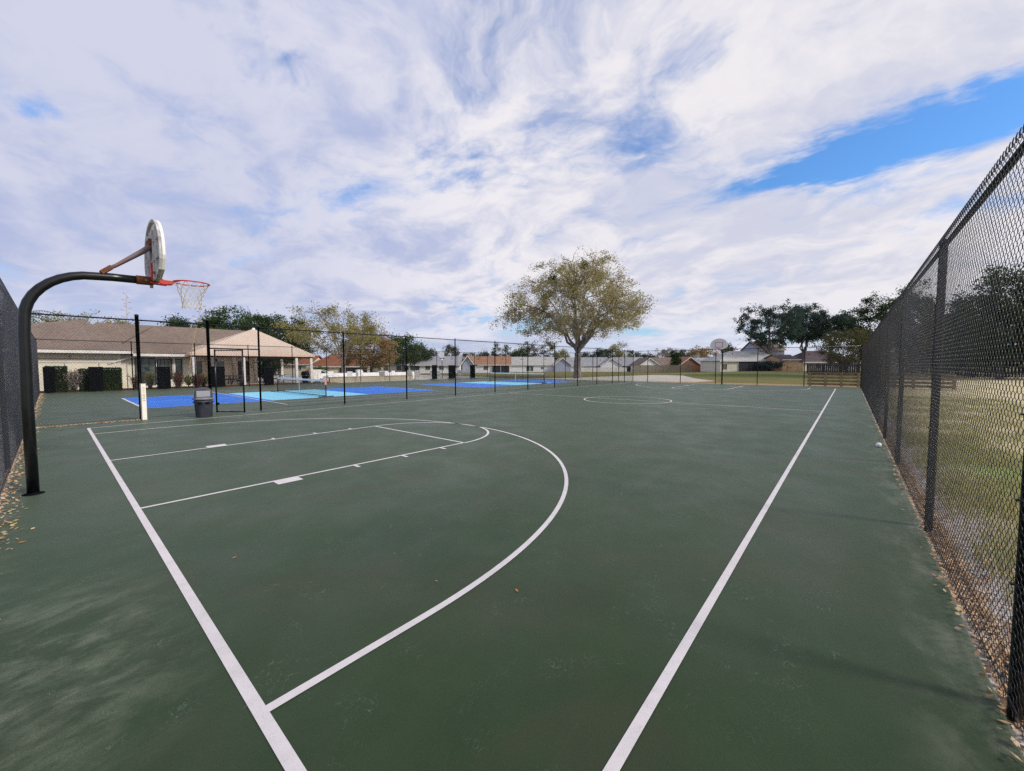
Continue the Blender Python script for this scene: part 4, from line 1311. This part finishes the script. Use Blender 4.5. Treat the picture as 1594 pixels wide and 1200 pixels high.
# ------------------------------------------------------------------ pavilion
pv = thing('pavilion', 'open pavilion with pointed peach canvas roof on white posts', 'pavilion', (11.6, 36, 0))
x0, x1, y0, y1, ze = -4.9, 4.75, -4.1, 4.0, 2.72
A_, B_, C_, D_ = (x0, y0, ze), (x1, y0, ze), (x1, y1, ze), (x0, y1, ze); Pk = (0.75, -0.1, 5.25)


def sag(a, b2, c):
    """triangle roof plane subdivided with a slight inward sag"""
    a, b2, c = map(Vector, (a, b2, c)); n = 8; vs = []; fs = []; idx = {}
    nrm = (b2-a).cross(c-a).normalized()
    for i in range(n+1):
        for j in range(n+1-i):
            k = n-i-j; u, v, w = i/n, j/n, k/n
            idx[(i, j)] = len(vs); vs.append(a*u+b2*v+c*w-nrm*(0.9*27*u*v*w*0.25))
    for i in range(n):
        for j in range(n-i):
            fs.append((idx[(i, j)], idx[(i+1, j)], idx[(i, j+1)]))
            if j < n-i-1:
                fs.append((idx[(i+1, j)], idx[(i+1, j+1)], idx[(i, j+1)]))
    return vs, fs


m = MB()
for q in ((A_, B_, Pk), (B_, C_, Pk), (C_, D_, Pk), (D_, A_, Pk)):
    m.add(*sag(*q))
o = m.build('canopy', 'canopy', pv); m = MB()
for (cx, cy, sx_, sy_) in (((x0+x1)/2, y0-0.012, x1-x0, 0.02), ((x0+x1)/2, y1+0.012, x1-x0, 0.02), (x0-0.012, (y0+y1)/2, 0.02, y1-y0), (x1+0.012, (y0+y1)/2, 0.02, y1-y0)):
    m.box((cx, cy, ze-0.09), (sx_, sy_, 0.22))
m.build('valance', 'canopy', pv)
m = MB(); m.box(((x0+x1)/2, y0+0.25, ze-0.24), (x1-x0-0.2, 0.12, 0.16)); m.box(((x0+x1)/2, y1-0.25, ze-0.24), (x1-x0-0.2, 0.12, 0.16))
m.box((x1-0.25, (y0+y1)/2, ze-0.24), (0.12, y1-y0-0.9, 0.16)); m.box((x0+0.25, (y0+y1)/2, ze-0.24), (0.12, y1-y0-0.9, 0.16)); m.build('beam', 'dark_wood', pv)
for x, y in ((3.15, y0+0.25), (x1-0.25, y0+0.25), (x1-0.25, y1-0.25), (0, y1-0.25), (x0+0.25, y1-0.25), (x0+0.25, y0+0.25), (-1.2, y0+0.25)):
    m = MB(); m.box((x, y, (ze-0.32)/2), (0.22, 0.22, ze-0.33)); m.build('post', 'white_paint', pv, bevel=0.01)
m = MB(); m.lathe([(0.16, -0.1), (0.12, 0.05), (0.03, 0.16)], 12, Pk); m.build('finial', 'white_plastic', pv)


def picnic(label, x, y, rz):
    t = thing('picnic_table', label, 'table', (x, y, 0.02), rz, 'dark picnic tables under the canopy')
    m = MB()
    for k in range(5):
        m.box((0, -0.32+0.16*k, 0.75), (1.85, 0.14, 0.04))
    m.build('tabletop', 'dark_wood', t)
    for s in (-1, 1):
        m = MB(); m.box((0, s*0.72, 0.45), (1.85, 0.26, 0.04)); m.build('bench', 'dark_wood', t)
        m = MB(); m.tube([(s*0.65, -0.68, 0.0), (s*0.65, -0.25, 0.72)], 0.04, 6); m.tube([(s*0.65, 0.68, 0.0), (s*0.65, 0.25, 0.72)], 0.04, 6)
        m.tube([(s*0.65, -0.75, 0.41), (s*0.65, 0.75, 0.41)], 0.035, 6); m.build('leg_frame', 'dark_wood', t)
    return t


picnic('dark picnic table nearest the clubhouse, right of the gate-side screen', 9.2, 32.6, 0.1)
picnic('dark picnic table in the middle, under the canopy peak', 10.6, 34.6, -0.1)
picnic('dark picnic table right of the canopy-side black screen', 13.0, 33.0, 0.0)


def chair(label, x, y, rz, mat='white_plastic', group='white pool chairs'):
    t = thing('pool_chair', label, 'chair', (x, y, 0.02), rz, group)
    m = MB(); m.box((0, 0, 0.42), (0.55, 0.5, 0.04)); m.build('seat', mat, t)
    m = MB(); m.box((0, 0.30, 0.72), (0.55, 0.04, 0.58)); m.build('backrest', mat, t)
    for sx_ in (-1, 1):
        for sy_ in (-1, 1):
            m = MB(); m.tube([(sx_*0.24, sy_*0.22, 0.0), (sx_*0.24, sy_*0.22, 0.40)], 0.022, 6); m.build('leg', mat, t)
        m = MB(); m.box((sx_*0.27, 0, 0.62), (0.05, 0.5, 0.03)); m.build('armrest', mat, t)
    return t


for k, (x, y, rz) in enumerate(((18.8, 33.5, 0.3), (20.5, 33.0, 2.6), (22.2, 33.8, -0.4), (24.6, 32.8, 3.0), (26.2, 33.2, 0.2))):
    chair('white chair on the pool deck behind the low beige wall', x, y, rz)


def lounger(x, y, rz, lb):
    t = thing('pool_lounger', lb, 'lounger', (x, y, 0.02), rz, 'white loungers on the pool deck')
    m = MB(); m.box((0.2, 0, 0.34), (1.3, 0.62, 0.06)); m.build('bed', 'white_plastic', t)
    m = MB(); m.box((-0.75, 0, 0.66), (0.95, 0.62, 0.05), ry=0.85); m.build('backrest', 'white_plastic', t)
    for sx_ in (-0.35, 0.75):
        for sy_ in (-1, 1):
            m = MB(); m.tube([(sx_, sy_*0.27, 0), (sx_, sy_*0.27, 0.32)], 0.025, 6); m.build('leg', 'white_plastic', t)
    return t


for k, (x, y, rz) in enumerate(((23.4, 31.2, 0.9), (27.0, 31.0, 0.7), (28.2, 31.4, 0.9), (30.3, 31.1, 0.8), (31.6, 31.6, 0.7), (33.3, 31.0, 0.9), (35.0, 31.4, 0.8))):
    lounger(x, y, rz, 'white reclining pool lounger with raised back beyond the back fence')
t = thing('low_wall', 'low beige block wall behind the back fence, edging the pool deck', 'wall', (21.2, 30.3, 0))
m = MB(); m.box((0.6, 0, 0.24), (9.6, 0.3, 0.56)); m.build('wall_body', 'beige', t)
m = MB(); m.box((0.6, 0, 0.545), (9.8, 0.42, 0.05)); m.build('coping', 'deck', t)
t = thing('white_wall', 'long pale pool-side parapet behind the low beige wall', 'wall', (25, 34.6, 0))
m = MB(); m.box((-1.5, 0, 0.42), (13, 0.25, 0.84)); m.build('wall_body', 'white_wall', t)
for x, hh, ww in ((-7.4, 1.25, 0.9), (-5.9, 1.05, 0.5), (-2.6, 1.2, 0.6)):
    m = MB(); m.box((x, -0.02, hh/2), (ww, 0.4, hh)); m.build('pier', 'white_paint', t)
t = thing('pool_stair', 'white handrail and steps down to the pool beside the court', 'handrail', (17.0, 31.6, 0))
m = MB(); m.box((0.5, 0.3, 0.1), (1.8, 1.2, 0.2)); m.box((0.7, 0.5, 0.28), (1.3, 0.8, 0.16)); m.build('steps', 'deck', t)
for y in (0, 0.9):
    m = MB(); m.tube([(-0.6, y, 0), (-0.5, y, 1.15), (0.0, y, 1.25), (1.6, y, 0.65), (1.7, y, 0)], 0.025, 8); m.build('handrail', 'white_plastic', t, True)
# sign pole with lamp
t = thing('lamp_sign', 'square white sign above a white globe lamp on a black pole', 'sign', (31.62, 31.0, 0.0), YAW-pi/2)
m = MB(); m.tube([(0, 0, 0), (0, 0, 2.25)], 0.045, 10); m.tube([(0, 0.06, 2.2), (0, 0.06, 3.3)], 0.03, 8); m.build('pole', 'black_metal', t, True)
m = MB(); m.box((0, 0, 2.95), (0.56, 0.06, 0.72)); m.build('sign_panel', 'white_plastic', t, bevel=0.01)
m = MB(); m.box((0, 0, 2.535), (0.60, 0.12, 0.09)); m.build('bracket', 'black_metal', t)
m = MB(); m.lathe([(0.16*sin(pi*i/10)+0.001, -0.16*cos(pi*i/10)) for i in range(11)], 16, (0, -0.05, 2.36)); m.build('globe', 'white_plastic', t, True)

# timber barrier beyond the far fence
t = thing('timber_barrier', 'weathered wooden plank barrier in the corner beyond the far fence', 'barrier', (39.3, -5.7, 0))
for i in range(9):
    y = -0.1-i*0.98
    m = MB(); m.box((-0.06, y, 0.50), (0.14, 0.16, 1.02)); m.build('post', 'timber', t, bevel=0.008)
for k in range(4):
    m = MB(); m.box((0.05, -3.9, 0.14+0.26*k), (0.05, 7.95, 0.17)); m.build('plank', 'timber', t)
m = MB(); m.box((0.0, -3.9, 1.03), (0.24, 7.95, 0.04)); m.build('cap_rail', 'timber', t)


# ------------------------------------------------------------------ houses across the field
def house(label, px, D, wpx, ridge_py, eave_py, wall, roof, dep=9.0, rz=0.0, gable='side', wins=(), screen=None, door=None, hipend=False, group='houses across the field', cat='house', name='house', zb=None):
    p = at(px, D); z0 = p.z if zb is None else zb
    w = wpx/614*D; ze = zat(eave_py, D)-z0; zr = zat(ridge_py, D)-z0
    t = thing(name, label, cat, (p.x, p.y, z0), YAW-pi/2+rz, group)
    # local x to the viewer's right, y away
    m = MB()
    if gable == 'side':      # ridge runs left-right
        in_ = 0.0 if not hipend else min(w*0.3, dep/2)
        m.box((0, dep/2, (ze-0.3)/2), (w-0.8, dep-0.8, ze+0.3-0.02))
        if not hipend:
            for s in (-1, 1):
                xx = s*(w/2-0.4)
                m.add([(xx, 0.4, ze), (xx, dep-0.4, ze), (xx, dep/2, zr-0.25)], [(0, 1, 2)])
        m.build('wall', wall, t)
        poly_obj('roof', [[(-w/2, 0, ze), (w/2, 0, ze), (w/2-in_, dep/2, zr), (-w/2+in_, dep/2, zr)], [(w/2, dep, ze), (-w/2, dep, ze), (-w/2+in_, dep/2, zr), (w/2-in_, dep/2, zr)]]
                 + ([[(-w/2, dep, ze), (-w/2, 0, ze), (-w/2+in_, dep/2, zr)], [(w/2, 0, ze), (w/2, dep, ze), (w/2-in_, dep/2, zr)]] if hipend else []), roof, t, 0.15)
    else:                    # gable faces the viewer
        m.box((0, dep/2, (ze-0.3)/2), (w-0.8, dep-0.8, ze+0.3-0.02))
        m.add([(-w/2+0.4, 0.4, ze-0.02), (w/2-0.4, 0.4, ze-0.02), (0, 0.4, zr-0.22)], [(0, 1, 2)])
        m.build('wall', wall, t)
        poly_obj('roof', [[(-w/2, 0, ze), (0, 0, zr), (0, dep, zr), (-w/2, dep, ze)][::-1], [(w/2, 0, ze), (0, 0, zr), (0, dep, zr), (w/2, dep, ze)]], roof, t, 0.18)
    m = MB()
    if gable == 'side':
        m.box((0, -0.03, ze-0.12), (w, 0.05, 0.22))
    else:
        for s in (-1, 1):
            a = math.atan2(zr-ze, w/2); l = math.hypot(w/2, zr-ze)
            m.box((s*w/4, -0.03, (ze+zr)/2-0.1), (l, 0.05, 0.24), ry=s*a)
    m.build('fascia', 'white_paint', t)
    if gable == 'side':
        for fx_ in (-0.22, 0.31):
            zz = ze+(zr-ze)*0.62
            m = MB(); m.lathe([(0.10, -0.2), (0.10, 0.35), (0.15, 0.36), (0.15, 0.42)], 10, (fx_*w, dep*0.31, zz)); m.build('vent_pipe', 'galv', t, True)
    for (fx_, z0w, z1w, ww) in wins:
        window(t, fx_*w, 0.4, z0w, z1w, ww, 1)
    if screen:
        a, b2 = screen
        m = MB(); m.box(((a+b2)/2*w, 0.30, (ze-0.35)/2), ((b2-a)*w, 0.16, ze-0.35)); sc = m.build('porch_screen', 'screen', t)
        m = MB(); n = max(2, int((b2-a)*w/2.2))
        for k in range(n+1):
            m.box(((a+(b2-a)*k/n)*w, 0.20, (ze-0.35)/2), (0.10, 0.06, ze-0.35))
        m.build('porch_frame', 'black_metal' if wall != 'white_wall' else 'white_paint', sc)
    if door:
        m = MB(); m.box((door*w, 0.37, 1.02), (0.95, 0.05, 2.05)); m.build('door', 'dark_wood', t)
    return t


house('terracotta-roofed house with a dark porch, right of the peach canopy', 527, 84, 96, 549, 569.5, 'cream_wall', 'roof_red', 9, 0.1, 'side', (), (0.02, 0.44), None, True)
house('terracotta-roofed house with pale walls seen under the peach canopy', 452, 86, 62, 552, 566, 'cream_wall', 'roof_red', 9, 0.0, 'side', ((0.2, 0.9, 2.0, 1.2),))
house('slate-roofed house with white porch columns behind the pool', 608, 104, 62, 553, 566, 'cream_wall', 'roof_dark', 9, 0.05, 'side', ((-0.3, 0.8, 2.1, 1.2), (-0.12, 0.8, 2.1, 1.2), (0.2, 0.8, 2.1, 1.4)), None, 0.38)
house('white-walled house with a tan roof wing, left of the grey gable', 640, 112, 26, 553, 566, 'white_wall', 'roof_tan', 8, -0.1, 'side', (), (-0.2, 0.3))
house('long grey-roofed white house directly behind the sign pole', 676, 96, 84, 553.5, 567.5, 'white_wall', 'roof_grey', 10, 0.05, 'side', ((-0.36, 0.6, 2.0, 2.4), (-0.12, 0.8, 2.0, 1.2), (0.13, 0.8, 2.0, 1.2), (0.3, 0.8, 2.0, 1.2)))
house('small orange-walled house between the grey and tan roofs', 717, 112, 20, 556, 568, 'orange_wall', 'roof_tan', 7, 0, 'front')
house('tan-roofed house with dark screened porch at its right end', 760, 108, 72, 554, 567.5, 'white_wall', 'roof_tan', 10, 0.0, 'side', ((-0.05, 0.8, 1.9, 1.3),), (0.08, 0.46))
house('pointed grey-white gable front joining the tan-roofed house', 728, 100, 22, 553, 568, 'bluegrey_wall', 'roof_tan', 9, 0, 'front')
house('wide white house with pale grey roof, left of the big trunk', 828, 140, 74, 555, 568, 'white_wall', 'roof_pale', 11, 0.0, 'side', ((-0.08, 0.3, 2.2, 1.2), (0.0, 0.3, 2.2, 1.2), (0.22, 1.0, 1.8, 0.9)))
house('white gable-fronted house just left of the big trunk', 876, 138, 30, 557, 569, 'bluegrey_wall', 'roof_pale', 10, 0, 'front')
house('grey-roofed house with a row of dark windows behind the big trunk', 916, 142, 66, 556, 569.5, 'white_wall', 'roof_grey', 10, -0.05, 'side', (), (-0.1, 0.28))
house('white gable-fronted house right of the big trunk', 952, 140, 36, 558, 569.5, 'white_wall', 'roof_grey', 10, 0.0, 'front')
house('dark grey-roofed house above the wooden fence\'s left end', 981, 146, 50, 556, 569, 'white_wall', 'roof_grey', 10, -0.05, 'side', (), (-0.3, 0.3))
house('white gable with brown roof behind the wooden fence', 1012, 136, 34, 557.5, 569, 'white_wall', 'roof_brown', 9, 0.1, 'front')
house('plain brown-roofed house left of the dark conifer', 1032, 150, 40, 556.5, 569, 'cream_wall', 'roof_brown', 9, 0, 'side')
house('brown gabled house right of the dark conifer', 1075, 132, 40, 556, 570, 'red_wood', 'roof_tan', 9, 0.1, 'front')
house('blue-grey gabled house left of the far hoop', 1100, 138, 34, 557, 569, 'bluegrey_wall', 'roof_grey', 9, 0, 'side')
house('cream gabled house with big dark lanai right of the far hoop', 1176, 106, 112, 546, 562, 'cream_wall', 'roof_pale', 12, 0.0, 'side', ((-0.42, 0.4, 2.0, 1.4),), (-0.22, 0.46), None, True)
house('two-storey grey gable rising behind the cream house', 1202, 125, 46, 531, 545, 'bluegrey_wall', 'roof_brown', 9, 0.1, 'side', ((-0.2, 3.4, 4.6, 1.0),))
house('peach-walled house side between the blue-green trunks', 1232, 100, 30, 552, 560, 'peach_wall', 'roof_mauve', 9, 0.0, 'side')
house('mauve-roofed house behind the right-hand trunks and dark fence', 1290, 104, 80, 546, 564, 'cream_wall', 'roof_mauve', 10, 0.0, 'side', ((-0.2, 0.8, 2.0, 1.4), (0.2, 0.8, 2.0, 1.4)), None, None, True)
house('low pale house seen through the big side fence', 1490, 75, 110, 545, 559, 'cream_wall', 'roof_mauve', 10, -0.2, 'side', ((-0.2, 0.8, 2.0, 1.4), (0.2, 0.8, 2.0, 1.4)))


def plank_fence(label, pxa, pxb, D, top_py, mat, post=2.4, name='wooden_fence', D2=None):
    D2 = D2 or D
    a = at(pxa, D); b2 = at(pxb, D2); d = Vector((b2.x-a.x, b2.y-a.y, 0)); L_ = d.length
    h_ = zat(top_py, D)-a.z
    t = thing(name, label, 'fence', (a.x, a.y, a.z), math.atan2(d.y, d.x), 'garden fences across the field')
    m = MB(); n = int(L_/0.30)
    for k in range(n):
        m.box((0.15+k*0.30, 0, h_/2+0.02*((k*7) % 3)), (0.27, 0.03, h_))
    m.build('planks', mat, t)
    m = MB()
    for k in range(int(L_/post)+1):
        m.box((k*post, 0.07, h_/2), (0.12, 0.10, h_+0.1))
    m.box((L_/2, 0.035, h_*0.8), (L_, 0.03, 0.09)); m.box((L_/2, 0.035, h_*0.25), (L_, 0.03, 0.09))
    m.build('fence_frame', mat, t)
    return t


plank_fence('long low white vinyl fence right of the big trunk', 893, 976, 132, 572.2, 'white_paint', name='vinyl_fence')
plank_fence('grey weathered wooden fence in front of the brown roofs', 985, 1077, 124, 568.8, 'wood')
plank_fence('reddish wooden fence left of the far hoop pole', 1077.5, 1122, 121, 569.5, 'red_wood')
plank_fence('dark wooden fence beneath the olive tree, beyond the plank barrier', 1256, 1362, 74, 567, 'dark_wood', D2=68)
plank_fence('dark wooden fence beyond the grass seen through the big side fence', 1400, 1600, 56, 556, 'dark_wood', D2=50)

# ------------------------------------------------------------------ sky, sun
w = bpy.data.worlds.new('World'); SC.world = w; w.use_nodes = True
nt = w.node_tree
for n_ in list(nt.nodes):
    nt.nodes.remove(n_)
out = nt.nodes.new('ShaderNodeOutputWorld'); bg = nt.nodes.new('ShaderNodeBackground'); nt.links.new(bg.outputs[0], out.inputs[0])
SUN_EL = radians(34); sd = Vector((0.28, -0.96, 0)).normalized()
sky = nd(nt, 'ShaderNodeTexSky', sky_type='NISHITA'); sky.sun_disc = False; sky.sun_elevation = SUN_EL
sky.sun_rotation = math.atan2(sd.x, sd.y); sky.air_density = 1.3; sky.dust_density = 0.6; sky.ozone_density = 2.5
tcw = nd(nt, 'ShaderNodeTexCoord').outputs['Generated']
sp = nd(nt, 'ShaderNodeSeparateXYZ'); nt.links.new(tcw, sp.inputs[0])
zc = math_(nt, 'ADD', math_(nt, 'MAXIMUM', sp.outputs[2], 0.0), 0.1)
U = math_(nt, 'DIVIDE', sp.outputs[0], zc); Vv = math_(nt, 'DIVIDE', sp.outputs[1], zc)
cb = nd(nt, 'ShaderNodeCombineXYZ'); nt.links.new(U, cb.inputs[0]); nt.links.new(Vv, cb.inputs[1])
P0 = cb.outputs[0]
zc2 = math_(nt, 'ADD', math_(nt, 'MAXIMUM', sp.outputs[2], 0.0), 0.24)
cb2 = nd(nt, 'ShaderNodeCombineXYZ'); nt.links.new(math_(nt, 'DIVIDE', sp.outputs[0], zc2), cb2.inputs[0]); nt.links.new(math_(nt, 'DIVIDE', sp.outputs[1], zc2), cb2.inputs[1]); P1 = cb2.outputs[0]
# warp
wn = nd(nt, 'ShaderNodeTexNoise'); wn.inputs['Scale'].default_value = 1.6; wn.inputs['Detail'].default_value = 5; nt.links.new(P1, wn.inputs['Vector'])
wv = nd(nt, 'ShaderNodeVectorMath', operation='MULTIPLY_ADD'); nt.links.new(wn.outputs['Color'], wv.inputs[0]); wv.inputs[1].default_value = (0.5, 0.5, 0); 
off = nd(nt, 'ShaderNodeVectorMath', operation='SUBTRACT'); nt.links.new(P1, off.inputs[0]); off.inputs[1].default_value = (0.25, 0.25, 0)
nt.links.new(off.outputs[0], wv.inputs[2]); PW = wv.outputs[0]


def mapped(vec, rot, scl, loc=(0, 0, 0)):
    mp = nd(nt, 'ShaderNodeMapping'); mp.inputs['Rotation'].default_value = (0, 0, rot); mp.inputs['Scale'].default_value = scl; mp.inputs['Location'].default_value = loc
    nt.links.new(vec, mp.inputs[0]); return mp.outputs[0]


wn2 = nd(nt, 'ShaderNodeTexNoise'); wn2.inputs['Scale'].default_value = 3.2; wn2.inputs['Detail'].default_value = 9; wn2.inputs['Roughness'].default_value = 0.62
nt.links.new(mapped(P0, 0.0, (1.5, 0.7, 1)), wn2.inputs['Vector'])
wg = nd(nt, 'ShaderNodeVectorMath', operation='MULTIPLY_ADD'); nt.links.new(wn2.outputs['Color'], wg.inputs[0]); wg.inputs[1].default_value = (0.55, 0.62, 0)
of2 = nd(nt, 'ShaderNodeVectorMath', operation='SUBTRACT'); nt.links.new(P0, of2.inputs[0]); of2.inputs[1].default_value = (0.275, 0.31, 0)
nt.links.new(of2.outputs[0], wg.inputs[2]); PG = wg.outputs[0]
n1 = noise(nt, mapped(PW, 0.35, (1.0, 0.8, 1), (3.1, 1.7, 0)), 1.5, 9, 0.52)
n2 = noise(nt, mapped(PW, 0.2, (1.3, 0.9, 1), (7.7, 2.2, 4)), 3.0, 11, 0.58)
gaps = None
for (cx, cy, rx, ry, rot, wt) in ((2.02, 0.00, 0.13, 0.42, 0.0, 0.84), (1.86, -0.36, 0.14, 0.28, 0.1, 0.75), (1.12, 1.29, 0.12, 0.20, 0.3, 0.34), (1.40, 0.66, 0.20, 0.14, 0.2, 0.13), (0.36, 1.24, 0.22, 0.12, 0.3, 0.36), (1.62, 0.45, 0.22, 0.12, 0.1, 0.16), (1.45, 1.0, 0.15, 0.3, 0.5, 0.20),
                                  (-0.05, 1.88, 0.10, 0.12, 0, 0.32), (1.19, 0.37, 0.08, 0.16, 0.1, 0.24), (1.0, 1.75, 0.14, 0.3, 0.5, 0.22), (6.6, 0.5, 0.5, 0.5, 0, 0.6), (5.2, 2.1, 0.45, 0.35, 0, 0.5), (4.2, 3.4, 0.5, 0.9, 0, 0.35)):
    sb = nd(nt, 'ShaderNodeVectorMath', operation='SUBTRACT'); nt.links.new(PG, sb.inputs[0]); sb.inputs[1].default_value = (cx, cy, 0)
    v = mapped(sb.outputs[0], rot, (1/rx, 1/ry, 0))
    ln = nd(nt, 'ShaderNodeVectorMath', operation='LENGTH'); nt.links.new(v, ln.inputs[0])
    g_ = math_(nt, 'MULTIPLY', math_(nt, 'EXPONENT', math_(nt, 'MULTIPLY', math_(nt, 'MULTIPLY', ln.outputs['Value'], ln.outputs['Value']), -1.0)), wt)
    gaps = g_ if gaps is None else math_(nt, 'ADD', gaps, g_)
n3 = noise(nt, mapped(PW, 0.4, (1.2, 0.9, 1), (2, 5, 8)), 8.5, 9, 0.62)
dens = math_(nt, 'SUBTRACT', math_(nt, 'ADD', math_(nt, 'MULTIPLY', n1, 1.1), math_(nt, 'MULTIPLY', n2, 0.55)), math_(nt, 'SUBTRACT', math_(nt, 'MULTIPLY', gaps, 0.78), math_(nt, 'MULTIPLY', n3, 0.42)))
cov = ramp(nt, dens, 0.56, 1.00)
# lavender undersides and bright tops; brighter clouds toward +x
n2b = math_(nt, 'ADD', math_(nt, 'MULTIPLY', n2, 0.62), math_(nt, 'MULTIPLY', n3, 0.38))
lit = ramp(nt, math_(nt, 'ADD', math_(nt, 'MULTIPLY', n2b, 0.65), math_(nt, 'MULTIPLY', noise(nt, mapped(PW, 0.1, (1.3, 0.8, 1), (1, 9, 2)), 1.8, 9, 0.5), 0.55)), 0.50, 0.70)
lit = math_(nt, 'MULTIPLY', lit, ramp(nt, math_(nt, 'SUBTRACT', sp.outputs[0], sp.outputs[1]), -0.7, 0.1, 0.45, 1.0))
cloud = mixc(nt, lit, (0.45, 0.51, 0.74), (0.88, 0.85, 0.90))
side = ramp(nt, math_(nt, 'SUBTRACT', sp.outputs[0], math_(nt, 'MULTIPLY', sp.outputs[1], 0.8)), -0.35, 0.85)
cloud = mixc(nt, math_(nt, 'MULTIPLY', side, 0.45), cloud, (0.86, 0.83, 0.84))
skb = mixc(nt, 1.0, sky.outputs[0], (0.075, 0.125, 0.185), 'MULTIPLY')
mx = mixc(nt, cov, skb, cloud)
# pale band near the horizon
hz = ramp(nt, sp.outputs[2], 0.0, 0.16, 0.5, 0.0)
mx = mixc(nt, hz, mx, (0.62, 0.71, 0.92))
gr = ramp(nt, sp.outputs[2], -0.02, 0.0, 1, 0)
mx = mixc(nt, gr, mx, (0.12, 0.13, 0.08))
nt.links.new(mx, bg.inputs[0]); bg.inputs[1].default_value = 1.0

sl = bpy.data.lights.new('sun', 'SUN'); sl.energy = 2.9; sl.angle = radians(10); sl.color = (1.0, 0.93, 0.83)
so = bpy.data.objects.new('sun', sl); COL.objects.link(so)
dirv = Vector((sd.x*cos(SUN_EL), sd.y*cos(SUN_EL), sin(SUN_EL)))
so.rotation_euler = dirv.to_track_quat('Z', 'Y').to_euler(); so.location = dirv*60

SC.view_settings.view_transform = 'Standard'; SC.view_settings.look = 'None'; SC.view_settings.gamma = 1; SC.view_settings.exposure = 0
SC.render.engine = 'CYCLES'
SC.cycles.use_denoising = False
SC.cycles.adaptive_threshold = 0.006
SC.cycles.max_bounces = 6; SC.cycles.diffuse_bounces = 3; SC.cycles.glossy_bounces = 3; SC.cycles.transparent_max_bounces = 4
SC.cycles.sample_clamp_indirect = 4.0
